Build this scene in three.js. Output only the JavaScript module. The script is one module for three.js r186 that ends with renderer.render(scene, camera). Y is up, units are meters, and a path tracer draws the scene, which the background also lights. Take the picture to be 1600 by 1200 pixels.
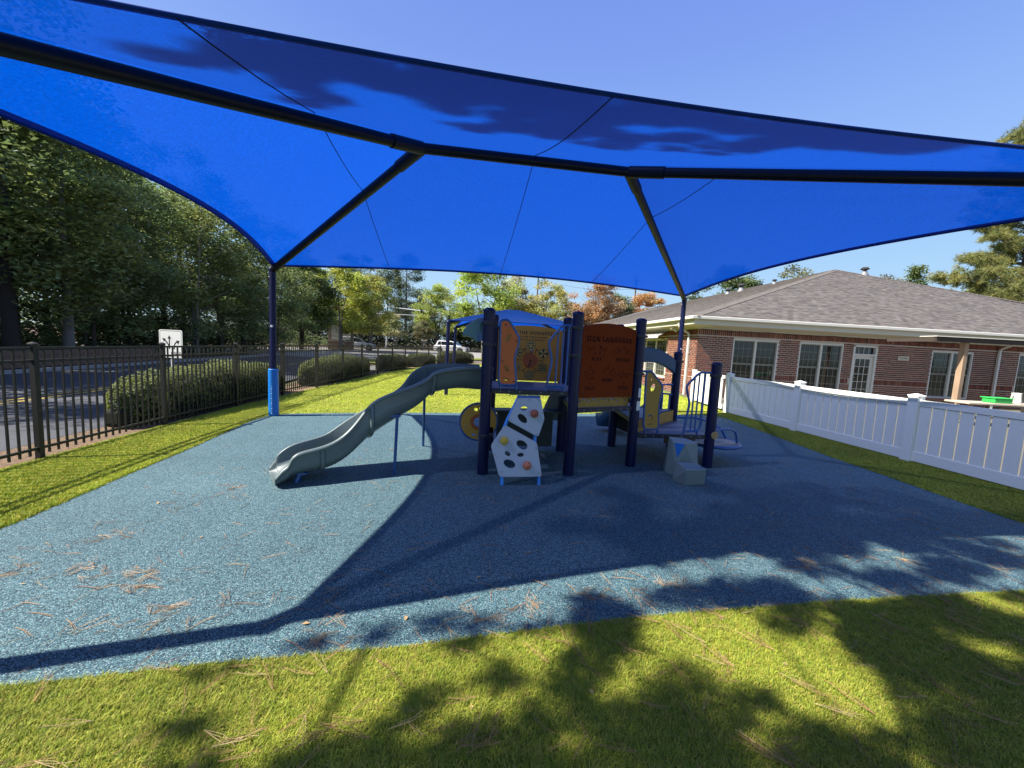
import * as THREE from 'three';
import { mergeGeometries } from 'three/addons/utils/BufferGeometryUtils.js';
import { RoundedBoxGeometry } from 'three/addons/geometries/RoundedBoxGeometry.js';
import { ConvexGeometry } from 'three/addons/geometries/ConvexGeometry.js';
import { ImprovedNoise } from 'three/addons/math/ImprovedNoise.js';

/* ------------------------------------------------ camera, sky, sun, exposure */
const scene = new THREE.Scene();
const F = 615, W = 1600, H = 1200;
const camera = new THREE.PerspectiveCamera(2 * Math.atan(H / 2 / F) * 180 / Math.PI, W / H, 0.05, 900);
const CAM = new THREE.Vector3(0, 1.5, 0);
{
  const yaw = 8.5 * Math.PI / 180, pitch = Math.atan(60 / F), roll = Math.atan(0.0507);
  const fw = new THREE.Vector3(Math.sin(yaw) * Math.cos(pitch), -Math.sin(pitch), -Math.cos(yaw) * Math.cos(pitch));
  const r0 = new THREE.Vector3(Math.cos(yaw), 0, Math.sin(yaw)), u0 = new THREE.Vector3().crossVectors(r0, fw);
  const r = r0.clone().multiplyScalar(Math.cos(roll)).addScaledVector(u0, Math.sin(roll)), u = new THREE.Vector3().crossVectors(r, fw);
  camera.position.copy(CAM);
  camera.quaternion.setFromRotationMatrix(new THREE.Matrix4().makeBasis(r, u, fw.clone().negate()));
}
const SUN = new THREE.Vector3(-0.66, 0.74, 0.11).normalize();
{
  const w = 512, h = 256, d = new Float32Array(w * h * 4), v = new THREE.Vector3();
  const mix = (a, b, t) => a + (b - a) * t;
  const ramp = [[0, 0.25, 0.335, 0.378], [0.1, 0.195, 0.290, 0.378], [0.22, 0.150, 0.246, 0.377], [0.36, 0.120, 0.198, 0.373], [0.56, 0.082, 0.137, 0.335], [0.8, 0.060, 0.102, 0.285], [1, 0.052, 0.090, 0.262]];
  for (let y = 0; y < h; y++) for (let x = 0; x < w; x++) {
    const el = ((y + 0.5) / h - 0.5) * Math.PI, az = ((x + 0.5) / w - 0.5) * 2 * Math.PI;
    v.set(Math.cos(az) * Math.cos(el), Math.sin(el), Math.sin(az) * Math.cos(el));
    const s = Math.max(0, v.y); let k = 0; while (k < ramp.length - 2 && ramp[k + 1][0] < s) k++;
    const t = (s - ramp[k][0]) / (ramp[k + 1][0] - ramp[k][0]), glow = Math.pow(Math.max(0, v.dot(SUN)), 5) * 0.16;
    for (let c = 0; c < 3; c++) {
      let q = mix(ramp[k][c + 1], ramp[k + 1][c + 1], t) + glow * [0.9, 0.92, 0.8][c];
      if (v.y < 0) q = mix(q, [0.16, 0.17, 0.14][c], Math.min(1, -v.y * 8));
      d[(y * w + x) * 4 + c] = q;
    }
    d[(y * w + x) * 4 + 3] = 1;
  }
  const sky = new THREE.DataTexture(d, w, h, THREE.RGBAFormat, THREE.FloatType);
  sky.mapping = THREE.EquirectangularReflectionMapping; sky.magFilter = THREE.LinearFilter; sky.needsUpdate = true;
  scene.background = sky; scene.environment = sky;
}
const sun = new THREE.DirectionalLight(new THREE.Color(1, 0.95, 0.86), 5);
sun.position.copy(SUN).multiplyScalar(60).add(new THREE.Vector3(0, 0, -10)); sun.target.position.set(0, 0, -10);
sun.castShadow = true; sun.shadow.mapSize.set(4096, 4096); sun.shadow.bias = -0.0004;
Object.assign(sun.shadow.camera, { left: -45, right: 45, top: 45, bottom: -45, near: 1, far: 160 });
scene.add(sun, sun.target);
const renderer = new THREE.WebGLRenderer({ antialias: true });
renderer.toneMapping = THREE.LinearToneMapping; renderer.toneMappingExposure = 2.6;
renderer.shadowMap.enabled = true;

/* ------------------------------------------------ helpers */
const rng = (seed) => () => { seed = (seed + 0x6d2b79f5) | 0; let t = Math.imul(seed ^ (seed >>> 15), 1 | seed); t = (t + Math.imul(t ^ (t >>> 7), 61 | t)) ^ t; return ((t ^ (t >>> 14)) >>> 0) / 4294967296; };
const perlin = new ImprovedNoise(), noise = (x, y, z = 0) => perlin.noise(x, y, z);
const V = (x, y, z) => new THREE.Vector3(x, y, z);
const used = {};
function numbered(n) { if (used[n] === undefined) { used[n] = 0; return n; } used[n]++; return n + '_' + String(used[n]).padStart(3, '0'); }
const BASE = new Map();
const ORIGIN = V(0, 0, 0);
function tag(o, label, category, group) { o.userData.label = label; if (category) o.userData.category = category; if (group) o.userData.group = group; return o; }
function thing(name, label, category, pos = [0, 0, 0], group) {
  const g = new THREE.Group(); g.name = numbered(name); g.position.set(...pos); scene.add(g);
  BASE.set(g, V(...pos)); return tag(g, label, category, group);
}
function norm(g) { let q = g.index ? g.toNonIndexed() : g; for (const k of Object.keys(q.attributes)) if (!['position', 'normal', 'uv', 'color'].includes(k)) q.deleteAttribute(k); if (!q.attributes.normal) q.computeVertexNormals(); if (!q.attributes.uv) q.setAttribute('uv', new THREE.BufferAttribute(new Float32Array(q.attributes.position.count * 2), 2)); return q; }
function merge(geos) {
  if (!Array.isArray(geos)) geos = [geos];
  if (geos.length === 1) return geos[0];
  const any = geos.some((g) => g.attributes.color);
  return mergeGeometries(geos.map((g) => { const q = norm(g); if (any && !q.attributes.color) q.setAttribute('color', new THREE.BufferAttribute(new Float32Array(q.attributes.position.count * 3).fill(1), 3)); return q; }));
}
// geometries come in world coordinates and are moved to the thing's base
function part(parent, name, geos, mat, label) {
  const b = BASE.get(parent) ?? ORIGIN, g = merge(geos); g.translate(-b.x, -b.y, -b.z);
  const m = new THREE.Mesh(g, mat); m.name = name; parent.add(m); BASE.set(m, b);
  if (label) m.userData.label = label;
  return m;
}
function solo(name, geos, mat, label, category, pos = [0, 0, 0], group) {
  const g = merge(geos); g.translate(-pos[0], -pos[1], -pos[2]);
  const m = new THREE.Mesh(g, mat); m.name = numbered(name); m.position.set(...pos); scene.add(m); BASE.set(m, V(...pos)); return tag(m, label, category, group);
}
function struct(name, geos, mat, label) { const m = new THREE.Mesh(merge(geos), mat); m.name = numbered(name); m.userData.kind = 'structure'; if (label) m.userData.label = label; scene.add(m); return m; }
const E3 = new THREE.Euler(), Q4 = new THREE.Quaternion();
function place(g, x, y, z, rx = 0, ry = 0, rz = 0) { g.applyQuaternion(Q4.setFromEuler(E3.set(rx, ry, rz, 'YXZ'))); return g.translate(x, y, z); }
const box = (w, h, d, x = 0, y = 0, z = 0, rx = 0, ry = 0, rz = 0) => place(new THREE.BoxGeometry(w, h, d), x, y, z, rx, ry, rz);
const rbox = (w, h, d, r, x = 0, y = 0, z = 0, rx = 0, ry = 0, rz = 0) => place(new RoundedBoxGeometry(w, h, d, 2, r), x, y, z, rx, ry, rz);
const UPV = V(0, 1, 0);
function rod(p, q, r1, r2 = r1, seg = 12, open = false) {
  const d = q.clone().sub(p), g = new THREE.CylinderGeometry(r2, r1, d.length(), seg, 1, open);
  g.applyQuaternion(new THREE.Quaternion().setFromUnitVectors(UPV, d.clone().normalize()));
  return g.translate((p.x + q.x) / 2, (p.y + q.y) / 2, (p.z + q.z) / 2);
}
// one mesh per geometry, all under one name
const each = (parent, name, geos, mat) => geos.map((g) => part(parent, name, g, mat));
// a bent pipe: straight runs with rounded bends
function pipe(pts, r, bend = 0.06, seg = 8, closed = false) {
  const path = new THREE.CurvePath(), P = pts, n = P.length;
  const corner = (i) => { const a = P[(i - 1 + n) % n], b = P[i], c = P[(i + 1) % n]; const k = Math.min(bend, a.distanceTo(b) / 2.05, b.distanceTo(c) / 2.05); return [b.clone().add(a.clone().sub(b).setLength(k)), b, b.clone().add(c.clone().sub(b).setLength(k))]; };
  const out = [];
  const from = closed ? 0 : 1, to = closed ? n : n - 1;
  if (!closed) out.push(P[0].clone());
  for (let i = from; i < to; i++) { const [a, b, c] = corner(i); for (let k = 0; k <= 4; k++) { const t = k / 4; out.push(a.clone().multiplyScalar((1 - t) ** 2).addScaledVector(b, 2 * t * (1 - t)).addScaledVector(c, t * t)); } }
  if (!closed) out.push(P[n - 1].clone());
  if (closed) out.push(out[0].clone());
  for (let i = 1; i < out.length; i++) if (out[i].distanceTo(out[i - 1]) > 1e-4) path.add(new THREE.LineCurve3(out[i - 1], out[i]));
  const g = [];
  // sweep by hand so that segments stay few
  const ring = [], N = out.length; let up = V(0.123, 1, 0.217).normalize();
  const pos = [], idx = [], uv = [];
  for (let i = 0; i < N; i++) {
    const t = out[Math.min(i + 1, N - 1)].clone().sub(out[Math.max(i - 1, 0)]).normalize();
    const s = new THREE.Vector3().crossVectors(t, up).normalize(); up = new THREE.Vector3().crossVectors(s, t).normalize();
    for (let k = 0; k <= seg; k++) { const a = k / seg * 2 * Math.PI; const p = out[i].clone().addScaledVector(s, Math.cos(a) * r).addScaledVector(up, Math.sin(a) * r); pos.push(p.x, p.y, p.z); uv.push(k / seg, i / N); }
  }
  for (let i = 0; i < N - 1; i++) for (let k = 0; k < seg; k++) { const a = i * (seg + 1) + k, b = a + seg + 1; idx.push(a, a + 1, b, b, a + 1, b + 1); }
  const q = new THREE.BufferGeometry(); q.setAttribute('position', new THREE.Float32BufferAttribute(pos, 3)); q.setAttribute('uv', new THREE.Float32BufferAttribute(uv, 2)); q.setIndex(idx); q.computeVertexNormals();
  return q;
}
function lathe(profile, x, y, z, seg = 20) { return new THREE.LatheGeometry(profile.map((p) => new THREE.Vector2(p[0], p[1])), seg).translate(x, y, z); }
function roundPoly(pts, r) {
  const s = new THREE.Shape(), n = pts.length;
  for (let i = 0; i < n; i++) {
    const a = new THREE.Vector2(...pts[(i - 1 + n) % n]), b = new THREE.Vector2(...pts[i]), c = new THREE.Vector2(...pts[(i + 1) % n]);
    const k = Math.min(r, a.distanceTo(b) / 2.1, b.distanceTo(c) / 2.1), p = b.clone().add(a.clone().sub(b).setLength(k)), q = b.clone().add(c.clone().sub(b).setLength(k));
    if (i === 0) s.moveTo(p.x, p.y); else s.lineTo(p.x, p.y);
    s.quadraticCurveTo(b.x, b.y, q.x, q.y);
  }
  s.closePath(); return s;
}
function ell(shape, cx, cy, rx, ry, rot = 0) { const h = new THREE.Path(); h.absellipse(cx, cy, rx, ry, 0, Math.PI * 2, true, rot); shape.holes.push(h); }
// extrude a shape in the plane of origin o, u = x axis, v = y axis; the thickness goes to both sides
function slab(shape, th, o, u, v, bevel = 0.004, curve = 10) {
  const g = new THREE.ExtrudeGeometry(shape, { depth: Math.max(th - 2 * bevel, 0.001), bevelEnabled: bevel > 0, bevelThickness: bevel, bevelSize: bevel, bevelOffset: -bevel, bevelSegments: 1, curveSegments: curve });
  g.translate(0, 0, -(th - 2 * bevel) / 2);
  const U = u.clone().normalize(), VV = v.clone().normalize(), N = new THREE.Vector3().crossVectors(U, VV).normalize(); VV.crossVectors(N, U);
  return g.applyMatrix4(new THREE.Matrix4().makeBasis(U, VV, N).setPosition(o));
}
function flat(poly, y, cell = 0) { // ground sheet with uv in metres
  const s = new THREE.Shape(poly.map((p) => new THREE.Vector2(p[0], -p[1])));
  const g = new THREE.ShapeGeometry(s); g.rotateX(-Math.PI / 2); g.translate(0, y, 0);
  const p = g.attributes.position, uv = new Float32Array(p.count * 2); for (let i = 0; i < p.count; i++) { uv[i * 2] = p.getX(i); uv[i * 2 + 1] = -p.getZ(i); }
  g.setAttribute('uv', new THREE.BufferAttribute(uv, 2)); return g;
}
const C = (r, g, b) => new THREE.Color().setRGB(r, g, b);
const std = (c, rough = 0.7, o = {}) => new THREE.MeshStandardMaterial({ color: C(...c), roughness: rough, ...o });
const phys = (c, rough, o = {}) => new THREE.MeshPhysicalMaterial({ color: C(...c), roughness: rough, ...o });
// pixel function -> texture (linear float-free 8 bit); f returns [r,g,b] 0..1 (linear when srgb = false)
function tex(n, f, { srgb = true, repeat = 1, m = n } = {}) {
  const d = new Uint8Array(n * m * 4), enc = (x) => { x = Math.max(0, Math.min(1, x)); return Math.round(255 * (srgb ? (x <= 0.0031308 ? 12.92 * x : 1.055 * Math.pow(x, 1 / 2.4) - 0.055) : x)); };
  for (let y = 0; y < m; y++) for (let x = 0; x < n; x++) { const c = f(x / n, y / m, x, y), i = (y * n + x) * 4; d[i] = enc(c[0]); d[i + 1] = enc(c[1]); d[i + 2] = enc(c[2]); d[i + 3] = 255; }
  const t = new THREE.DataTexture(d, n, m); t.wrapS = t.wrapT = THREE.RepeatWrapping; t.magFilter = THREE.LinearFilter; if (srgb) t.colorSpace = THREE.SRGBColorSpace; t.repeat.set(repeat, repeat); t.needsUpdate = true; return t;
}
// tiling value noise
function tileNoise(n, cells, seed) {
  const r = rng(seed), g = Array.from({ length: cells * cells }, () => r());
  return (u, v) => { const x = u * cells, y = v * cells, x0 = Math.floor(x), y0 = Math.floor(y), fx = x - x0, fy = y - y0, s = fx * fx * (3 - 2 * fx), t = fy * fy * (3 - 2 * fy); const at = (i, j) => g[((j % cells + cells) % cells) * cells + ((i % cells + cells) % cells)]; return (at(x0, y0) * (1 - s) + at(x0 + 1, y0) * s) * (1 - t) + (at(x0, y0 + 1) * (1 - s) + at(x0 + 1, y0 + 1) * s) * t; };
}
const instanced = (name, geo, mat, mats, cols, label, category, parent = scene) => {
  const m = new THREE.InstancedMesh(geo, mat, mats.length); mats.forEach((q, i) => m.setMatrixAt(i, q)); if (cols) cols.forEach((c, i) => m.setColorAt(i, c));
  m.name = parent === scene ? numbered(name) : name; m.userData.kind = 'stuff'; if (label) m.userData.label = label; if (category) m.userData.category = category; parent.add(m); return m;
};
const inPoly = (x, z, poly) => { let c = false; for (let i = 0, j = poly.length - 1; i < poly.length; j = i++) { const [xi, zi] = poly[i], [xj, zj] = poly[j]; if ((zi > z) !== (zj > z) && x < (xj - xi) * (z - zi) / (zj - zi) + xi) c = !c; } return c; };
/* ------------------------------------------------ ground */
const rubberPoly = (() => {
  const pts = [[-3.4, -1.72], [-1.79, -1.76], [-1.11, -1.81], [-0.14, -1.85], [0.35, -1.9], [1.1, -1.96], [1.94, -1.99], [2.88, -2.01], [3.89, -2.01], [5.2, -2.02], [5.62, -2.4], [5.63, -2.99], [5.68, -3.5], [5.79, -4.24], [5.93, -5.26], [6.26, -6.92], [6.55, -8.5], [6.45, -8.9], [5.74, -8.98], [3.24, -8.75], [-0.88, -8.31], [-1.86, -8.14], [-2.97, -7.91], [-3.27, -7.72], [-3.36, -7.3], [-3.37, -6.94], [-3.26, -5.42], [-3.23, -4.39], [-3.18, -3.2], [-3.3, -2.2]];
  const c = new THREE.CatmullRomCurve3(pts.map((p) => V(p[0], 0, p[1])), true, 'catmullrom', 0.3);
  return c.getPoints(160).slice(0, -1).map((p) => [p.x, p.z]);
})();
const fenceLine = [[-4.5, 6], [-4.5, -1.2], [-4.47, -3.1], [-4.44, -4.89], [-4.38, -6.69], [-4.26, -8.41], [-4.12, -10.2], [-3.92, -12.0], [-3.66, -13.9], [-3.38, -16.2], [-3.0, -18.5], [-2.5, -20.9], [-1.84, -23.4], [-0.82, -26.2], [0.6, -28.6], [2.4, -30.6]];
const turfPoly = [...fenceLine, [5.5, -31], [9.4, -26], [8.2, -13.2], [7.4, -9.6], [7.3, -2], [7.3, 6]];
// speckled rubber granules
const granule = (() => {
  const n = 1024, r = rng(5), a = new Float32Array(n * n), b = new Float32Array(n * n);
  // jittered granules: nearest-point cells about 5 px (3.5 mm) wide
  const cell = 5, k = Math.floor(n / cell), px = new Float32Array(k * k), py = new Float32Array(k * k), tone = new Float32Array(k * k), kind = new Float32Array(k * k);
  for (let i = 0; i < k * k; i++) { px[i] = r(); py[i] = r(); tone[i] = r(); kind[i] = r(); }
  const dark = [0.018, 0.058, 0.088], blue = [0.098, 0.228, 0.278], teal = [0.165, 0.33, 0.345], light = [0.38, 0.54, 0.56];
  const bump = new Float32Array(n * n);
  const t = tex(n, (u, v, x, y) => {
    const cx = Math.floor(x / n * k), cy = Math.floor(y / n * k); let best = 9, bi = 0, second = 9;
    for (let dy = -1; dy <= 1; dy++) for (let dx = -1; dx <= 1; dx++) {
      const ix = (cx + dx + k) % k, iy = (cy + dy + k) % k, i = iy * k + ix, ex = cx + dx + px[i] - x / n * k, ey = cy + dy + py[i] - y / n * k, d = Math.hypot(ex, ey);
      if (d < best) { second = best; best = d; bi = i; } else if (d < second) second = d;
    }
    const edge = Math.min(1, (second - best) * 3.2), q = kind[bi], c = q < 0.34 ? dark : q < 0.72 ? blue : q < 0.9 ? teal : light, s = (0.72 + 0.56 * tone[bi]) * (0.35 + 0.65 * edge);
    bump[y * n + x] = edge * (0.5 + 0.5 * tone[bi]);
    return [c[0] * s, c[1] * s, c[2] * s];
  });
  const bt = tex(n, (u, v, x, y) => { const q = bump[y * n + x]; return [q, q, q]; }, { srgb: false });
  t.repeat.set(1 / 0.95, 1 / 0.95); bt.repeat.copy(t.repeat);
  return { t, bt };
})();
const M_rubber = std([1, 1, 1], 0.82, { map: granule.t, bumpMap: granule.bt, bumpScale: 0.004, vertexColors: true });
// worn and dusty areas of the rubber as broad tints: the outline is cut into small cells that carry vertex colours
function gridFlat(poly, y, step, f) {
  const xs = poly.map((p) => p[0]), zs = poly.map((p) => p[1]), pos = [], col = [], uv = [];
  const cut = (pts, ax, lim, keep) => { const out = []; for (let i = 0; i < pts.length; i++) { const a = pts[i], b = pts[(i + 1) % pts.length], da = (a[ax] - lim) * keep, db = (b[ax] - lim) * keep; if (da >= 0) out.push(a); if ((da > 0 && db < 0) || (da < 0 && db > 0)) { const t = da / (da - db); out.push([a[0] + (b[0] - a[0]) * t, a[1] + (b[1] - a[1]) * t]); } } return out; };
  for (let x = Math.min(...xs); x < Math.max(...xs); x += step) {
    const col1 = cut(cut(poly, 0, x, 1), 0, x + step, -1); if (col1.length < 3) continue;
    for (let z = Math.min(...zs); z < Math.max(...zs); z += step) {
      const c = cut(cut(col1, 1, z, 1), 1, z + step, -1); if (c.length < 3) continue;
      const v2 = c.map((p) => new THREE.Vector2(p[0], -p[1])); if (THREE.ShapeUtils.isClockWise(v2)) { v2.reverse(); c.reverse(); }
      for (const t of THREE.ShapeUtils.triangulateShape(v2, [])) for (const k of t) { const [px, pz] = c[k]; pos.push(px, y, pz); uv.push(px, -pz); col.push(...f(px, pz)); }
    }
  }
  const g = new THREE.BufferGeometry(); g.setAttribute('position', new THREE.Float32BufferAttribute(pos, 3)); g.setAttribute('uv', new THREE.Float32BufferAttribute(uv, 2)); g.setAttribute('color', new THREE.Float32BufferAttribute(col, 3)); g.setAttribute('normal', new THREE.Float32BufferAttribute(pos.map((_, i) => (i % 3 === 1 ? 1 : 0)), 3)); return g;
}
const wear = (x, z) => {
  const n = 0.09 * noise(x * 0.9, z * 0.9, 1.5) + 0.07 * noise(x * 2.6, z * 2.6, 8.2) + 0.05 * noise(x * 6, z * 6, 3.1), exit = Math.exp(-(((x + 2.3) / 0.7) ** 2 + ((z + 4.1) / 0.4) ** 2)), seam = Math.abs(z + 5.0 + 0.04 * noise(x, 0, 9)) < 0.035 ? -0.10 : 0;
  const edge = 0.10 * Math.max(0, noise(x * 3.2, z * 3.2, 12)) * (z > -2.5 || x < -2.7 ? 1 : 0.3), q = 0.98 + n + 0.16 * exit + seam;
  return [q + 0.05 * exit + edge * 1.3, q + 0.01 * exit + edge * 0.8, q - 0.03 * exit + edge * 0.3];
};
struct('rubber_surface', gridFlat(rubberPoly, 0.004, 0.1, wear), M_rubber, 'speckled blue poured rubber safety surface under the play structure');

const turfBase = tex(512, (() => { const a = tileNoise(512, 128, 3), b = tileNoise(512, 20, 4); return (u, v) => { const q = 0.55 + 0.6 * a(u, v) * (0.7 + 0.5 * b(u, v)); return [0.33 * q, 0.375 * q, 0.036 * q]; }; })());
turfBase.repeat.set(0.8, 0.8);
const turfBump = tex(512, (() => { const a = tileNoise(512, 200, 13); return (u, v) => { const q = a(u, v); return [q, q, q]; }; })(), { srgb: false });
turfBump.repeat.set(1.6, 1.6);
struct('lawn', flat(turfPoly, 0), std([1, 1, 1], 0.95, { map: turfBase, bumpMap: turfBump, bumpScale: 0.01 }), 'short green artificial turf around the rubber surface');
const grassTint = tex(512, (() => { const a = tileNoise(512, 90, 8), b = tileNoise(512, 9, 9); return (u, v) => { const q = 0.5 + 0.7 * a(u, v), k = b(u, v); return [(0.075 + 0.05 * k) * q, 0.085 * q, 0.028 * q]; }; })());
grassTint.repeat.set(0.15, 0.15);
struct('ground', flat([[-420, 120], [-420, -420], [420, -420], [420, 120]], -0.12), std([1, 1, 1], 1, { map: grassTint }), 'rough open ground around the site');
const leafy = tex(512, (() => { const a = tileNoise(512, 110, 18), b = tileNoise(512, 14, 19); return (u, v) => { const q = 0.4 + 0.9 * a(u, v), k = b(u, v); return [(0.10 + 0.06 * k) * q, 0.068 * q, 0.035 * q]; }; })());
leafy.repeat.set(0.4, 0.4);
struct('forest_floor', flat([[-90, 40], [-90, -110], [-13.8, -110], [-13.8, 40]], -0.07), std([1, 1, 1], 1, { map: leafy }), 'shaded leaf litter under the roadside trees');
const straw = tex(512, (() => { const a = tileNoise(512, 120, 28), b = tileNoise(512, 12, 29), c = tileNoise(512, 60, 30); return (u, v) => { const q = 0.35 + 0.95 * a(u, v) * (0.6 + 0.6 * c(u, v)), k = b(u, v); return [(0.36 + 0.1 * k) * q, 0.27 * q, 0.165 * q]; }; })());
struct('mulch_bed', flat([[-4.52, 8], ...fenceLine.slice(1).map(([x, z]) => [x - 0.01, z]), [2.4, -32.4], [0.2, -30.4], [-1.6, -27.6], [-2.8, -24], [-3.6, -21], [-4.1, -18], [-4.7, -14], [-5.0, -11], [-5.15, -7], [-5.2, 8]], -0.02), std([1, 1, 1], 1, { map: straw, bumpMap: turfBump, bumpScale: 0.02 }), 'bed of tan pine straw between the metal fence and the road');
const asphalt = tex(1024, (() => { const a = tileNoise(1024, 256, 38), b = tileNoise(1024, 10, 39), c = tileNoise(1024, 40, 40), d = tileNoise(1024, 6, 41); return (u, v) => { const crack = Math.abs(d(u, v) + 0.12 * c(u, v) - 0.55) < 0.004 ? 0.55 : 1, q = (0.75 + 0.35 * a(u, v) + 0.3 * (b(u, v) - 0.5) + 0.1 * c(u, v)) * crack; return [0.060 * q, 0.063 * q, 0.074 * q]; }; })());
asphalt.repeat.set(0.16, 0.16);
const M_asphalt = std([1, 1, 1], 0.86, { map: asphalt });
struct('road', flat([[-5.3, 60], [-5.3, -7], [-5.5, -14], [-5.9, -20], [-6.6, -25], [-7.6, -29.5], [-12.6, -31], [-12.75, -20], [-12.75, 60]], -0.06), M_asphalt, 'grey asphalt road behind the metal fence');
const paleConc = tex(512, (() => { const a = tileNoise(512, 160, 48), b = tileNoise(512, 8, 49); return (u, v) => { const q = 0.8 + 0.25 * a(u, v) + 0.25 * (b(u, v) - 0.5); return [0.46 * q, 0.44 * q, 0.41 * q]; }; })());
paleConc.repeat.set(0.2, 0.2);
const M_conc = std([1, 1, 1], 0.9, { map: paleConc });
struct('intersection', flat([[-12.6, -31], [-7.6, -29.5], [-4.2, -33], [0.5, -40], [7, -47], [30, -52], [60, -50], [60, -62], [8, -70], [-10, -66], [-18, -56], [-22, -45], [-40, -40], [-40, -33]], -0.055), M_conc, 'pale sunlit road junction beyond the fence');
struct('road_marking', [flat([[-8.34, 60], [-8.34, -30.5], [-8.24, -30.5], [-8.24, 60]], -0.052), flat([[-8.62, 60], [-8.62, -30.5], [-8.52, -30.5], [-8.52, 60]], -0.052)], std([0.52, 0.36, 0.06], 0.7), 'double yellow line along the middle of the road');
struct('kerb', [box(0.16, 0.16, 68, -12.84, -0.03, 3)], M_conc, 'concrete kerbs along the road');
struct('verge', flat([[-6.5, -26.5], [-4.6, -25.6], [-2.6, -30.5], [0.5, -36.5], [7.4, -44.5], [6, -45.8], [-0.5, -39.4], [-4.6, -32.5], [-7.4, -29]], -0.035), std([1, 1, 1], 1, { map: turfBase }), 'strip of mown grass beside the junction');
struct('sidewalk', flat([[-4.15, -19], [-3.7, -20.8], [-2.6, -25], [-0.6, -29.6], [1.4, -32.4], [3.2, -33.6], [10, -35], [10, -36.6], [2.6, -35.2], [-0.4, -32.6], [-2.6, -29], [-4.4, -24.6], [-5.2, -20]], -0.045), M_conc, 'pale concrete pavement behind the hedges');
struct('building_yard', flat([[7.3, 6], [7.3, -9.6], [8.2, -13.1], [30, -11], [30, 6]], -0.004), std([0.16, 0.14, 0.10], 1, { map: null }), 'bare ground of the small yard between white fence and building');
struct('building_apron', flat([[8.2, -13.1], [9.4, -26], [14, -50], [40, -50], [40, -10], [30, -11]], -0.03), std([0.12, 0.12, 0.06], 1), 'ground strip along the building');
/* ------------------------------------------------ shade canopy over the play area */
const meshWeave = tex(512, (() => { const a = tileNoise(512, 170, 61), b = tileNoise(512, 128, 62), r = rng(63), dots = {}; for (let i = 0; i < 260; i++) dots[Math.floor(r() * 512) * 512 + Math.floor(r() * 512)] = 1; return (u, v, x, y) => { const q = 0.70 + 0.34 * a(u, v * 0.5) * a(u * 0.5, v) + 0.24 * b(u, v); return dots[y * 512 + x] ? [1, 1, 1] : [q, q, q]; }; })());
meshWeave.repeat.set(0.9, 0.9);
const M_fabric = phys([0.0002, 0.070, 0.475], 0.9, { transmission: 0.72, thickness: 0, specularIntensity: 0.04, map: meshWeave, side: THREE.DoubleSide, transparent: true, opacity: 0.96 });
const M_hem = phys([0.003, 0.04, 0.34], 0.95, { transmission: 0.35, thickness: 0, specularIntensity: 0.2, side: THREE.DoubleSide });
const M_seam = std([0.002, 0.008, 0.06], 0.9);
const M_navy = phys([0.004, 0.008, 0.052], 0.42, { specularIntensity: 0.6 });
const M_beam = phys([0.003, 0.005, 0.014], 0.45, { specularIntensity: 0.5 });
const M_pad = std([0.006, 0.19, 0.62], 0.42);
const M_bolt = std([0.42, 0.42, 0.42], 0.35, { metalness: 0.9 });
const M_sticker = std([0.75, 0.76, 0.78], 0.5);

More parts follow.
